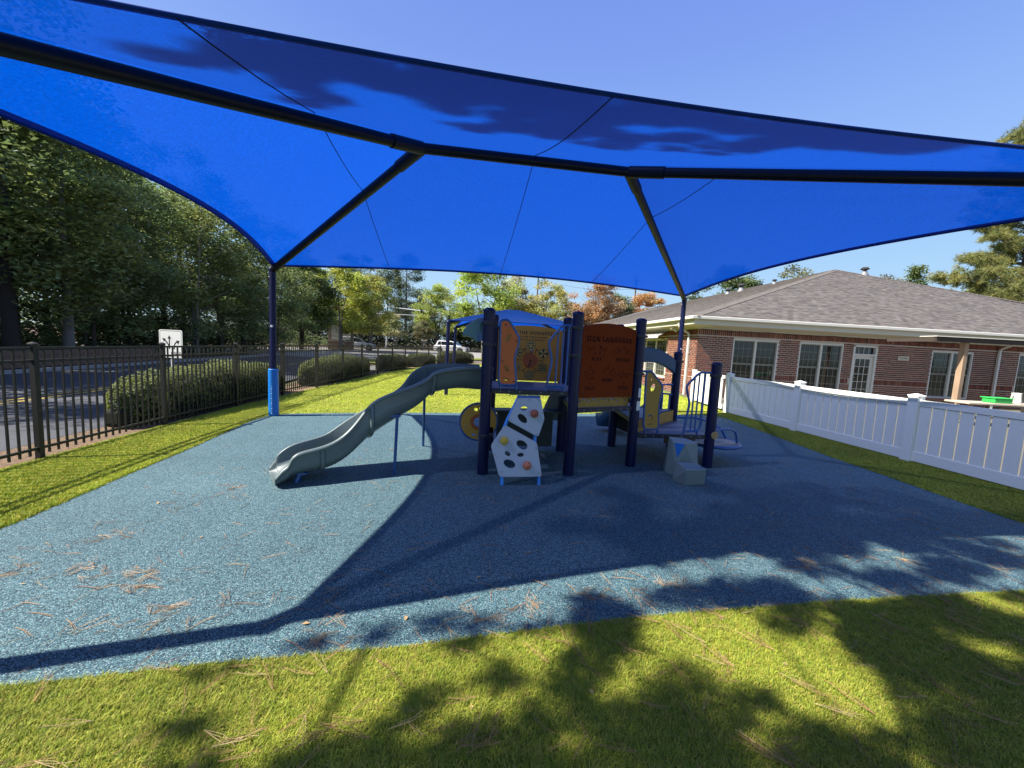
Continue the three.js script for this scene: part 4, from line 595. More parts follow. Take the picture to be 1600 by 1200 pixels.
/* ------------------------------------------------ brick building */
{
  const bd = V(0.0719, 0, -0.99741).normalize(), fd = V(0.99741, 0, 0.0719).normalize(), O = V(8.21, 0, -12.83); // eave corner on the ground; fd along the front, bd to the back
  const OW = 0.5, OB = 0.55; // overhang left and front
  const at = (u, b, y) => O.clone().addScaledVector(fd, u).addScaledVector(bd, b).add(V(0, y, 0));
  const wallO = at(OW, OB, 0);
  const turn = Math.atan2(-fd.z, fd.x);
  const bld = thing('brick_building', 'low red brick building with grey shingled hip roof behind the white fence', 'building', [wallO.x, 0, wallO.z]);
  const M_mortar = std([0.68, 0.58, 0.47], 0.95), M_trim = std([0.78, 0.75, 0.66], 0.5), M_white = std([0.78, 0.75, 0.66], 0.45), M_soffit = std([0.72, 0.68, 0.55], 0.6);
  const M_glass = phys([0.02, 0.024, 0.02], 0.04, { specularIntensity: 1 }), M_muntin = std([0.26, 0.255, 0.21], 0.5);
  const wallTop = 2.46;
  // frame helpers for the front wall (s = 0) and the left wall (s = 1): u along, y up, w outwards
  const FW = { o: wallO, d: fd, n: bd.clone().negate() }, LW = { o: wallO, d: bd, n: fd.clone().negate() };
  const W3 = (w, u, y, o = 0) => w.o.clone().addScaledVector(w.d, u).addScaledVector(w.n, o).add(V(0, y, 0));
  const wbox = (w, u, y, du, dy, dn, o, r = 0) => { const p = W3(w, u, y, o), g = r ? new RoundedBoxGeometry(du, dy, dn, 1, r) : new THREE.BoxGeometry(du, dy, dn); return g.applyMatrix4(new THREE.Matrix4().makeBasis(w.d, UPV, new THREE.Vector3().crossVectors(w.d, UPV)).setPosition(p)); };
  const openF = [[1.37, 3.13, 0.30, 2.17], [3.97, 5.72, 0.30, 2.17], [6.10, 7.08, -0.1, 2.17], [9.36, 11.1, 0.30, 2.12], [13.05, 14.9, 0.30, 2.17]];
  const openL = [[2.35, 4.55, 0.45, 2.12], [8.2, 10.2, 0.45, 2.12], [13.0, 15.0, 0.45, 2.12]];
  const wallLen = { f: 23.6, l: 26 };
  const wallShape = (len, open, st = 0) => { const s = new THREE.Shape([[st, -0.15], [len, -0.15], [len, wallTop], [st, wallTop]].map((q) => new THREE.Vector2(...q))); for (const [a, b, c, d] of open) { const h = new THREE.Path([[a, Math.max(c, -0.14)], [a, d], [b, d], [b, Math.max(c, -0.14)]].map((q) => new THREE.Vector2(...q))); s.holes.push(h); } return s; };
  const wf = part(bld, 'wall', slab(wallShape(wallLen.f, openF), 0.2, W3(FW, 0, 0, -0.1), FW.d, UPV, 0), M_mortar, 'shaded front wall of red brick');
  const wl = part(bld, 'wall', slab(wallShape(wallLen.l, openL, 0.2), 0.2, W3(LW, 0, 0, -0.1), LW.d, UPV, 0), M_mortar, 'sunlit left wall of red brick');
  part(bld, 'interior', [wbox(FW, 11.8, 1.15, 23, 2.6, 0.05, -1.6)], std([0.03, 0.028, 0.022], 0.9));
  // bricks
  const tones = [[0.24, 0.072, 0.038], [0.19, 0.056, 0.031], [0.27, 0.088, 0.045], [0.13, 0.043, 0.03], [0.32, 0.13, 0.075], [0.21, 0.07, 0.043]];
  const mats = tones.map((c) => std(c, 0.85));
  const bw = 0.190, bh = 0.050, pitch = 0.0765, run = 0.22, r = rng(41);
  const shared = { s: new THREE.BoxGeometry(bw, bh, 0.03), v: new THREE.BoxGeometry(bh, bw, 0.03), h: new THREE.BoxGeometry(bw / 2 - 0.006, bh, 0.03) };
  function bricks(w, len, open, parent, seenFrom) {
    const list = [], free = (u0, u1, y0, y1) => !open.some(([a, b, c, d]) => u1 > a - 0.005 && u0 < b + 0.005 && y1 > c - 0.005 && y0 < d + 0.005);
    const put = (kind, u, y, du, dy) => { if (free(u - du / 2, u + du / 2, y - dy / 2, y + dy / 2)) list.push({ kind, u, y, tone: Math.floor(r() * r() * tones.length * 1.35) % tones.length, o: 0.003 + 0.004 * r() }); };
    const soldier = (y, u0, u1) => { for (let u = u0; u < u1; u += pitch) put('v', u + pitch / 2, y, bh, bw); };
    const bands = [[wallTop - 0.115, 0.115], [0.80, 0.11]];
    for (let row = 0; row < 38; row++) {
      const y = -0.12 + row * pitch; if (bands.some(([c, h]) => Math.abs(y - c) < h + 0.02)) continue; if (y > wallTop - 0.04) break;
      for (let u = (row % 2) * run / 2 - run / 2; u < len; u += run) {
        let spans = [[Math.max(u, 0), Math.min(u + bw, len)]];
        for (const [a, b, c, d] of open) if (y + bh / 2 > c && y - bh / 2 < d) spans = spans.flatMap(([p, q]) => [[p, Math.min(q, a - 0.006)], [Math.max(p, b + 0.006), q]]).filter(([p, q]) => q - p > 0.035);
        for (const [p, q] of spans) if (q - p > 0.035) list.push({ kind: 's', u: (p + q) / 2, y, k: (q - p) / bw, tone: Math.floor(r() * r() * tones.length * 1.35) % tones.length, o: 0.003 + 0.004 * r() });
      }
    }
    for (const [c] of bands) soldier(c, 0, len);
    list.forEach((q) => { q.p = W3(w, q.u, q.y, q.o); q.dist = q.p.distanceTo(CAM) + (q.y < 0.75 ? 40 : 0); });
    list.sort((a, b) => a.dist - b.dist);
    const basis = new THREE.Matrix4().makeBasis(w.d, UPV, new THREE.Vector3().crossVectors(w.d, UPV)), b0 = BASE.get(parent);
    const single = list.slice(0, 150), rest = list.slice(150);
    for (const q of single) { const m = new THREE.Mesh(shared[q.kind], mats[q.tone]); m.name = 'brick'; m.applyMatrix4(basis.clone().scale(V(q.k ?? 1, 1, 1)).setPosition(q.p.clone().sub(b0))); parent.add(m); }
    for (const kind of ['s', 'v', 'h']) {
      const l = rest.filter((q) => q.kind === kind); if (!l.length) continue;
      const im = new THREE.InstancedMesh(shared[kind], std([1, 1, 1], 0.85), l.length); l.forEach((q, i) => { im.setMatrixAt(i, basis.clone().scale(V(q.k ?? 1, 1, 1)).setPosition(q.p.clone().sub(b0))); const c = tones[q.tone], s = 0.9 + 0.2 * r(); im.setColorAt(i, C(c[0] * s, c[1] * s, c[2] * s)); });
      im.name = kind === 'v' ? 'soldier_course' : kind === 's' ? 'brickwork' : 'half_brickwork'; im.userData.kind = 'stuff'; parent.add(im);
    }
  }
  bricks(FW, 15.5, openF, wf); bricks(LW, 16, openL, wl);
  part(wf, 'brick_facing', wbox(FW, 19.6, 1.15, 8.0, 2.6, 0.012, 0.0), std([0.21, 0.08, 0.055], 0.9));
  part(wl, 'brick_facing', wbox(LW, 21, 1.15, 9.8, 2.6, 0.012, 0.0), std([0.21, 0.08, 0.055], 0.9));
  // double hung windows, pairs
  function win(w, [a, b, c, d], curtain) {
    const t = part(bld, 'window', [wbox(w, a + 0.025, (c + d) / 2, 0.05, d - c, 0.10, -0.04), wbox(w, b - 0.025, (c + d) / 2, 0.05, d - c, 0.10, -0.04), wbox(w, (a + b) / 2, d - 0.03, b - a - 0.1, 0.06, 0.10, -0.04), wbox(w, (a + b) / 2, (c + d) / 2, 0.075, d - c - 0.06, 0.09, -0.04), wbox(w, (a + b) / 2, c + 0.03, b - a - 0.1, 0.06, 0.12, -0.03)], M_trim);
    const m = (a + b) / 2, cols = [[a + 0.05, m - 0.0375], [m + 0.0375, b - 0.05]], midY = c + (d - c) * 0.51;
    for (const [u0, u1] of cols) {
      for (const [y0, y1, off] of [[c + 0.06, midY, -0.07], [midY, d - 0.06, -0.05]]) {
        part(t, 'sash', [wbox(w, (u0 + u1) / 2, y0 + 0.018, u1 - u0, 0.036, 0.025, off), wbox(w, (u0 + u1) / 2, y1 - 0.016, u1 - u0, 0.032, 0.025, off), wbox(w, u0 + 0.016, (y0 + y1) / 2, 0.032, y1 - y0 - 0.068, 0.025, off), wbox(w, u1 - 0.016, (y0 + y1) / 2, 0.032, y1 - y0 - 0.068, 0.025, off), ...[1, 2, 3].map((k) => wbox(w, u0 + (u1 - u0) * k / 4, (y0 + y1) / 2, 0.014, y1 - y0 - 0.07, 0.012, off)), ...[1, 2].map((k) => wbox(w, (u0 + u1) / 2, y0 + (y1 - y0) * k / 3, u1 - u0 - 0.066, 0.014, 0.011, off))], M_muntin);
        for (let i = 0; i < 4; i++) for (let k = 0; k < 3; k++) part(t, 'pane', wbox(w, u0 + (u1 - u0) * (i + 0.5) / 4, y0 + (y1 - y0) * (k + 0.5) / 3, (u1 - u0) / 4 - 0.012, (y1 - y0) / 3 - 0.012, 0.004, off - 0.004 + (r() - 0.5) * 0.001), M_glass);
      }
    }
    part(t, 'sill', wbox(w, m, c - 0.03, b - a + 0.1, 0.055, 0.10, 0.03), std([0.26, 0.10, 0.07], 0.85));
    if (curtain) part(t, 'blind', wbox(w, (a + b) / 2, c + (d - c) * 0.3, b - a - 0.15, (d - c) * 0.5, 0.01, -0.12), std([0.5, 0.47, 0.4], 0.9));
  }
  openF.forEach((q, i) => { if (i !== 2) win(FW, q); }); openL.forEach((q) => win(LW, q, false));
  // door with transom
  {
    const [a, b, , d] = openF[2];
    const t = part(bld, 'door', [wbox(FW, a + 0.04, 1.0, 0.08, 2.25, 0.14, -0.03), wbox(FW, b - 0.04, 1.0, 0.08, 2.25, 0.14, -0.03), wbox(FW, (a + b) / 2, d - 0.035, b - a - 0.16, 0.07, 0.14, -0.03), wbox(FW, (a + b) / 2, 1.815, b - a - 0.16, 0.07, 0.14, -0.03)], M_white, 'white door with glass panes and a transom');
    const u0 = a + 0.08, u1 = b - 0.08;
    part(t, 'leaf', [wbox(FW, u0 + 0.055, 0.85, 0.11, 1.85, 0.045, -0.05), wbox(FW, u1 - 0.055, 0.85, 0.11, 1.85, 0.045, -0.05), wbox(FW, (u0 + u1) / 2, 1.72, u1 - u0 - 0.22, 0.12, 0.045, -0.05), wbox(FW, (u0 + u1) / 2, 0.08, u1 - u0 - 0.22, 0.3, 0.045, -0.05)], M_white);
    const v0 = u0 + 0.11, v1 = u1 - 0.11, y0 = 0.23, y1 = 1.66;
    part(t, 'muntin', [...[1, 2].map((k) => wbox(FW, v0 + (v1 - v0) * k / 3, (y0 + y1) / 2, 0.016, y1 - y0, 0.03, -0.05)), ...[1, 2, 3, 4].map((k) => wbox(FW, (v0 + v1) / 2, y0 + (y1 - y0) * k / 5, v1 - v0, 0.016, 0.028, -0.05)), ...[1, 2, 3].map((k) => wbox(FW, u0 + (u1 - u0) * k / 4, 1.975, 0.014, 0.25, 0.03, -0.05))], M_white);
    for (let i = 0; i < 3; i++) for (let k = 0; k < 5; k++) part(t, 'pane', wbox(FW, v0 + (v1 - v0) * (i + 0.5) / 3, y0 + (y1 - y0) * (k + 0.5) / 5, (v1 - v0) / 3 - 0.014, (y1 - y0) / 5 - 0.014, 0.004, -0.055), M_glass);
    for (let i = 0; i < 4; i++) part(t, 'transom_pane', wbox(FW, u0 + (u1 - u0) * (i + 0.5) / 4, 1.975, (u1 - u0) / 4 - 0.012, 0.25, 0.004, -0.055), M_glass);
    part(t, 'handle', [wbox(FW, u0 + 0.055, 0.95, 0.04, 0.16, 0.02, -0.02), wbox(FW, u0 + 0.08, 0.95, 0.10, 0.018, 0.018, 0.01)], M_steel);
  }
  // roof
  const eaveY = 2.86, Wd = 24.6, apexB = 8, apexY = 6.65, back = 34, ap = at(Wd / 2, apexB, apexY), apB = at(Wd / 2, back, apexY), e0 = at(-0.02, -0.02, eaveY), e1 = at(Wd, -0.02, eaveY), eB = at(-0.02, back, eaveY), eR = at(Wd, back, eaveY);
  const triG = (list) => { const g = new THREE.BufferGeometry().setFromPoints(list); g.computeVertexNormals(); return g; };
  const shingleTex = tex(256, (() => { const a = tileNoise(256, 64, 91); return (u, v) => { const q = 0.7 + 0.5 * a(u, v); return [0.2 * q, 0.18 * q, 0.175 * q]; }; })());
  const roof = part(bld, 'roof', [triG([e0, e1, ap]), triG([eB, e0, ap, eB, ap, apB]), triG([e1, eR, ap, eR, apB, ap])], std([0.09, 0.08, 0.074], 0.95), 'grey shingled hip roof');
  {
    const sg = new THREE.BoxGeometry(0.205, 0.012, 0.155), r2 = rng(99), greys = [[0.135, 0.122, 0.115], [0.11, 0.095, 0.088], [0.165, 0.146, 0.132], [0.125, 0.107, 0.094], [0.092, 0.080, 0.074], [0.15, 0.13, 0.114]], smats = greys.map((c) => std(c, 0.95)), list = [], b0 = BASE.get(roof);
    const slope = (o, d, upd, inside, maxU, maxV) => { const n = new THREE.Vector3().crossVectors(d, upd).normalize(); if (n.y < 0) n.negate(); const tilt = new THREE.Quaternion().setFromRotationMatrix(new THREE.Matrix4().makeBasis(d, n, new THREE.Vector3().crossVectors(d, n))); let row = 0; for (let v = 0.06; v < maxV; v += 0.128, row++) for (let u = -0.1 + (row * 0.087) % 0.21; u < maxU; u += 0.21) if (inside(u, v)) { const p = o.clone().addScaledVector(d, u + 0.105).addScaledVector(upd, v).addScaledVector(n, 0.012 + 0.004 * r2()); const q = tilt.clone().multiply(new THREE.Quaternion().setFromAxisAngle(V(1, 0, 0), 0.05 * (new THREE.Vector3().crossVectors(d, n).dot(upd) > 0 ? 1 : -1) )); list.push({ m: new THREE.Matrix4().compose(p.clone().sub(b0), q, V(1, 1, 1)), dist: p.distanceTo(CAM), t: Math.floor(r2() * greys.length) }); } };
    const up1 = ap.clone().sub(at(Wd / 2, -0.02, eaveY)), H1 = up1.length(); up1.normalize();
    slope(e0, fd, up1, (u, v) => { const k = v / H1, lo = k * Wd / 2, hi = Wd - k * Wd / 2; return u > lo - 0.05 && u + 0.18 < hi && u < 17.5; }, Wd, H1);
    const up2 = ap.clone().sub(at(-0.02, apexB, eaveY)), H2 = up2.length(); up2.normalize();
    slope(e0, bd, up2, (u, v) => u > v / H2 * apexB - 0.05 && u < 24, 26, H2);
    list.sort((a, b) => a.dist - b.dist);
    list.slice(0, 290).forEach((q) => { const m = new THREE.Mesh(sg, smats[q.t]); m.name = 'shingle'; m.applyMatrix4(q.m); roof.add(m); });
    const rest = list.slice(290), im = new THREE.InstancedMesh(sg, std([1, 1, 1], 0.95), rest.length); rest.forEach((q, i) => { im.setMatrixAt(i, q.m); const s = 0.9 + 0.2 * r2(); im.setColorAt(i, C(greys[q.t][0] * s, greys[q.t][1] * s, greys[q.t][2] * s)); }); im.name = 'shingle_field'; im.userData.kind = 'stuff'; roof.add(im);
    // hip and ridge caps
    const N1 = new THREE.Vector3().crossVectors(fd, up1).normalize(), N2 = new THREE.Vector3().crossVectors(bd, up2).normalize(), N3 = new THREE.Vector3(); for (const n of [N1, N2]) if (n.y < 0) n.negate(); N3.copy(N2).addScaledVector(fd, -2 * N2.dot(fd));
    const caps = (a, b, na, nb) => { const g = [], L = a.distanceTo(b), d = b.clone().sub(a).normalize(); for (let s = 0.1; s < L; s += 0.17) for (const [n, m] of [[na, nb], [nb, na]]) { const w = new THREE.Vector3().crossVectors(n, d).normalize(); if (w.dot(m) > 0) w.negate(); const z = new THREE.Vector3().crossVectors(w, n); const p = a.clone().addScaledVector(d, s).addScaledVector(w, 0.085).addScaledVector(n, 0.032); g.push(new THREE.BoxGeometry(0.18, 0.014, 0.22).applyMatrix4(new THREE.Matrix4().makeBasis(w, n, z).setPosition(p))); } return g; };
    part(roof, 'hip_cap', caps(e0, ap, N1, N2), std([0.17, 0.15, 0.13], 0.95)).userData.kind = 'stuff'; part(roof, 'ridge_cap', caps(ap, apB, N2, N3), std([0.13, 0.115, 0.105], 0.95)).userData.kind = 'stuff';
    part(roof, 'hip_cap', caps(e1, ap, N1, N3), std([0.15, 0.13, 0.115], 0.95)).userData.kind = 'stuff';
  }
  // gutter, fascia, soffit
  const run2 = (a, b, w, h, y, mat, name, label) => { const m = a.clone().add(b).multiplyScalar(0.5), L = a.distanceTo(b); return part(bld, name, rbox(L, h, w, Math.min(w, h) * 0.2, m.x, y, m.z, 0, -Math.atan2(b.z - a.z, b.x - a.x), 0), mat, label); };
  run2(at(-0.12, -0.06, 0), at(Wd, -0.06, 0), 0.12, 0.115, 2.80, M_white, 'gutter', 'white gutter along the front eave'); run2(at(-0.06, 0.0, 0), at(-0.06, back, 0), 0.12, 0.115, 2.80, M_white, 'gutter', 'white gutter along the left eave');
  run2(at(0.02, 0.03, 0), at(Wd, 0.03, 0), 0.04, 0.20, 2.67, M_soffit, 'fascia'); run2(at(0.03, 0.06, 0), at(0.03, back, 0), 0.04, 0.20, 2.67, M_soffit, 'fascia');
  part(bld, 'soffit', [triG([at(0.05, 0.05, 2.575), at(OW + 0.1, OB + 0.1, 2.47), at(Wd, 0.05, 2.575), at(Wd, 0.05, 2.575), at(OW + 0.1, OB + 0.1, 2.47), at(Wd, OB + 0.1, 2.47)]), triG([at(0.05, 0.05, 2.575), at(0.05, back, 2.575), at(OW + 0.1, OB + 0.1, 2.47), at(OW + 0.1, OB + 0.1, 2.47), at(0.05, back, 2.575), at(OW + 0.1, back, 2.47)])], M_soffit, 'cream boards under the eaves');
  part(bld, 'frieze', [wbox(FW, 11.8, wallTop + 0.03, 23.6, 0.07, 0.03, 0.012), wbox(LW, 13, wallTop + 0.03, 26, 0.07, 0.03, 0.012)], M_soffit);
  // downpipes
  const dp = (w, u, o) => part(bld, 'downpipe', [wbox(w, u, 1.05, 0.09, 2.2, 0.075, 0.06, 0.01), pipe([W3(w, u, 2.14, 0.06), W3(w, u, 2.28, 0.06), W3(w, u, 2.52, o), W3(w, u, 2.74, o)], 0.042, 0.12, 8), wbox(w, u, 1.55, 0.12, 0.03, 0.085, 0.06)], M_white, 'white downpipe');
  dp(FW, 12.12, 0.5); dp(LW, 0.5, 0.5);
  // white sign plate
  {
    const c = document.createElement('canvas'); c.width = 256; c.height = 96; const x = c.getContext('2d'); x.fillStyle = '#d8cdb0'; x.fillRect(0, 0, 256, 96); x.fillStyle = '#7c745c'; x.font = 'bold 58px sans-serif'; x.textAlign = 'center'; x.textBaseline = 'middle'; x.fillText('STEAM', 128, 46); const t = new THREE.CanvasTexture(c); t.colorSpace = THREE.SRGBColorSpace;
    const p = W3(FW, 8.18, 1.765, 0.025), g = new THREE.BoxGeometry(0.45, 0.165, 0.02).applyMatrix4(new THREE.Matrix4().makeBasis(fd, UPV, bd.clone().negate()).setPosition(p)); const s = M_trim;
    solo('wall_sign', g, [s, s, s, s, std([1, 1, 1], 0.6, { map: t }), s], 'small cream name plate on the brick wall right of the door', 'sign', [p.x, p.y, p.z]);
  }
  // cable under the soffit
  { const pts = []; for (let k = 0; k <= 60; k++) { const u = 0.1 + k * 0.17, f = (k % 15) / 15; pts.push(W3(FW, u, 2.44 - 0.05 * Math.sin(Math.PI * f) + 0.01, 0.06)); } solo('cable', new THREE.TubeGeometry(new THREE.CatmullRomCurve3(pts), 120, 0.008, 5), std([0.02, 0.02, 0.02], 0.6), 'thin black cable swagged along the eave of the brick building', 'cable', [pts[0].x, pts[0].y, pts[0].z]); }
  // security lamp at the corner
  { const p = W3(LW, 1.3, 2.5, 0.35); const l = thing('security_light', 'white twin floodlight under the left eave near the building corner', 'lamp', [p.x, p.y, p.z]); part(l, 'base', rbox(0.12, 0.08, 0.12, 0.02, p.x, p.y, p.z), M_white); part(l, 'lamp_head', [rod(p.clone(), p.clone().add(V(-0.05, 0.10, 0.14)), 0.035, 0.07, 14)], M_white); part(l, 'lamp_head', [rod(p.clone(), p.clone().add(V(0.12, -0.10, 0.14)), 0.035, 0.065, 14)], M_white); }
  // awning over the left window
  { const a = W3(LW, 2.2, 2.36, 0), aw = thing('awning', 'small striped window awning with scalloped edge on the left brick wall', 'awning', [a.x, a.y, a.z]);
    const dark = std([0.10, 0.085, 0.075], 0.9), light = std([0.62, 0.6, 0.55], 0.9);
    for (let k = 0; k < 13; k++) { const u = 2.2 + k * 0.19; const q = [W3(LW, u, 2.44, 0.02), W3(LW, u + 0.185, 2.44, 0.02), W3(LW, u + 0.185, 2.20, 0.5), W3(LW, u, 2.20, 0.5)]; part(aw, 'stripe', [triG([q[0], q[1], q[2], q[0], q[2], q[3]]), triG([q[0].clone().setY(q[0].y - 0.012), q[2].clone().setY(q[2].y - 0.012), q[1].clone().setY(q[1].y - 0.012), q[0].clone().setY(q[0].y - 0.012), q[3].clone().setY(q[3].y - 0.012), q[2].clone().setY(q[2].y - 0.012)])], k % 2 ? light : dark); const c = W3(LW, u + 0.0925, 2.18, 0.5); part(aw, 'scallop', new THREE.CylinderGeometry(0.092, 0.092, 0.012, 16, 1).rotateZ(Math.PI / 2).scale(1, 0.62, 1).rotateY(0).translate(c.x, c.y, c.z), light); }
    part(aw, 'arm', [rod(W3(LW, 2.25, 2.0, 0.02), W3(LW, 2.25, 2.2, 0.48), 0.012), rod(W3(LW, 4.62, 2.0, 0.02), W3(LW, 4.62, 2.2, 0.48), 0.012)], M_fascia); }
  // roof vents
  const vent = (u, b, label, s = 1) => { const p = b < 4 ? at(u, b, eaveY + (apexY - eaveY) * b / apexB) : at(u, b, b <= apexB ? eaveY + (apexY - eaveY) * Math.min(b / apexB, u / (Wd / 2)) : eaveY + (apexY - eaveY) * u / (Wd / 2)); const v = thing('roof_vent', label, 'roof vent', [p.x, p.y, p.z]); part(v, 'collar', lathe([[0.20 * s, -0.06], [0.19 * s, 0.02], [0.12 * s, 0.16 * s], [0.10 * s, 0.24 * s]], p.x, p.y, p.z, 18), std([0.22, 0.22, 0.23], 0.5)); part(v, 'cap', [lathe([[0.02, 0.24 * s], [0.19 * s, 0.30 * s], [0.20 * s, 0.34 * s], [0.13 * s, 0.42 * s], [0, 0.44 * s]], p.x, p.y, p.z, 18), box(0.42 * s, 0.10 * s, 0.08 * s, p.x, p.y + 0.37 * s, p.z, 0, 0.4, 0.2)], std([0.04, 0.038, 0.036], 0.6)); };
  vent(13.4, 7.3, 'dark capped metal vent near the peak of the shingled roof', 1.0);
  vent(9.9, 14, 'left vent of the pair on the far roof slope', 0.9); vent(10.2, 13, 'right vent of the pair on the far roof slope', 1.2); vent(10.6, 10.4, 'low vent by itself nearer the roof peak', 0.7);
  // pergola and table at the right
  const M_wood = std([1, 1, 1], 0.85, { map: tex(256, (() => { const a = tileNoise(256, 60, 121), b = tileNoise(256, 8, 122); return (u, v) => { const q = 0.6 + 0.4 * a(u * 0.99, v * 0.1) + 0.3 * b(u, v); return [0.40 * q, 0.27 * q, 0.17 * q]; }; })()) });
  const pg = thing('pergola', 'weathered wooden post and beam shelter before the right part of the brick wall', 'pergola', [14.7, 0, -9.5]);
  part(pg, 'post', rbox(0.14, 2.3, 0.14, 0.008, 14.72, 1.15, -9.55), M_wood); part(pg, 'post', rbox(0.14, 2.3, 0.14, 0.008, 17.1, 1.15, -9.1), M_wood);
  part(pg, 'beam', rbox(6.5, 0.13, 0.08, 0.006, 16.9, 2.31, -9.06, 0, -0.16 - turn * 0, 0), std([0.045, 0.03, 0.022], 0.8)); part(pg, 'beam', rbox(0.08, 0.10, 2.2, 0.006, 14.9, 2.34, -10.6, 0, 0.1, 0), std([0.05, 0.035, 0.025], 0.8));
  part(pg, 'roof_sheet', box(6.6, 0.02, 0.5, 16.95, 2.388, -9.22, 0, -0.16, 0), M_white);
  const tb = thing('play_table', 'low pale play table behind the white fence below the shelter', 'table', [14.8, 0, -8.45]);
  part(tb, 'tabletop', rbox(3.6, 0.05, 0.6, 0.01, 15.2, 0.60, -8.45, 0, -0.13, 0), std([0.55, 0.47, 0.36], 0.7)); for (const [x, z] of [[13.6, -8.5], [13.55, -8.85], [16.8, -8.05], [16.85, -8.4]]) part(tb, 'leg', rod(V(x, 0, z), V(x, 0.58, z), 0.04, 0.04), M_wood);
  const bin = thing('storage_bin', 'bright green plastic bin on the table behind the white fence', 'bin', [14.45, 0.625, -8.5]); part(bin, 'tub', [rbox(0.50, 0.13, 0.30, 0.03, 14.45, 0.69, -8.5, 0, -0.13, 0)], std([0.03, 0.48, 0.08], 0.5)); part(bin, 'rim', rbox(0.55, 0.025, 0.35, 0.01, 14.45, 0.76, -8.5, 0, -0.13, 0), std([0.04, 0.55, 0.10], 0.5));
  const jug = thing('jug', 'white plastic jug with a handle on the table at the right picture edge', 'jug', [14.93, 0.625, -8.42]); part(jug, 'body', lathe([[0, 0], [0.10, 0], [0.105, 0.02], [0.09, 0.26], [0.10, 0.29], [0.088, 0.29], [0.08, 0.25], [0.09, 0.03], [0, 0.02]], 14.93, 0.625, -8.42, 24), M_white); part(jug, 'handle', new THREE.TorusGeometry(0.075, 0.014, 8, 20, Math.PI * 1.1).rotateZ(Math.PI / 2 - 0.1).translate(14.84, 0.78, -8.42), M_white);
  const sh = thing('shelf', 'dark open shelf with bits of white and orange at the right picture edge', 'shelf', [19.5, 0, -10.2]);
  part(sh, 'side_board', [box(0.04, 1.9, 0.4, 19.1, 0.95, -10.4), box(0.04, 1.9, 0.4, 20.5, 0.95, -10.3)], std([0.02, 0.016, 0.012], 0.8)); part(sh, 'back_board', box(1.4, 1.9, 0.03, 19.8, 0.95, -10.6), std([0.03, 0.025, 0.02], 0.9)); for (const y of [0.3, 0.8, 1.3, 1.86]) part(sh, 'board', box(1.36, 0.03, 0.4, 19.8, y, -10.38), std([0.12, 0.09, 0.07], 0.8));
  const cone = solo('toy_cone', new THREE.ConeGeometry(0.13, 0.3, 16).translate(19.3, 0.965, -10.35), std([0.65, 0.3, 0.03], 0.6), 'small orange cone on the dark shelf', 'toy', [19.3, 0.82, -10.35]);
  solo('storage_box', rbox(0.3, 0.22, 0.26, 0.02, 19.3, 1.43, -10.35), M_white, 'white box on the dark shelf above the orange cone', 'box', [19.3, 1.32, -10.35]);
}
/* ------------------------------------------------ trees, hedges */
const M_bark = std([1, 1, 1], 0.95, { map: tex(256, (() => { const a = tileNoise(256, 40, 131), b = tileNoise(256, 90, 132); return (u, v) => { const q = 0.5 + 0.5 * a(u, v * 0.25) + 0.3 * b(u, v); return [0.115 * q, 0.095 * q, 0.078 * q]; }; })()) });
const M_barkGrey = std([0.20, 0.185, 0.165], 0.95), M_barkDark = std([0.045, 0.036, 0.03], 0.95);
const leafMat = (tint = [1, 1, 1]) => phys(tint, 0.85, { vertexColors: true, transmission: 0.5, thickness: 0, specularIntensity: 0.5, side: THREE.DoubleSide });
class Leaves { // collects small two-triangle leaves
  constructor() { this.p = []; this.c = []; }
  leaf(c, n, s, w, col, r) { // folded leaf: centre, rough normal, length, width
    const t = V(r() - 0.5, r() - 0.5, r() - 0.5).cross(n).normalize(), b = new THREE.Vector3().crossVectors(n, t).normalize();
    const a = c.clone().addScaledVector(t, -s / 2), d = c.clone().addScaledVector(t, s / 2), e = c.clone().addScaledVector(b, w / 2).addScaledVector(n, s * 0.12), f = c.clone().addScaledVector(b, -w / 2).addScaledVector(n, s * 0.12);
    for (const q of [a, e, d, a, d, f]) { this.p.push(q.x, q.y, q.z); this.c.push(col[0], col[1], col[2]); }
  }
  tri(a, b, c, col) { for (const q of [a, b, c]) { this.p.push(q.x, q.y, q.z); this.c.push(col[0], col[1], col[2]); } }
  build() { const g = new THREE.BufferGeometry(); g.setAttribute('position', new THREE.Float32BufferAttribute(this.p, 3)); g.setAttribute('color', new THREE.Float32BufferAttribute(this.c, 3)); g.computeVertexNormals(); return g; }
}
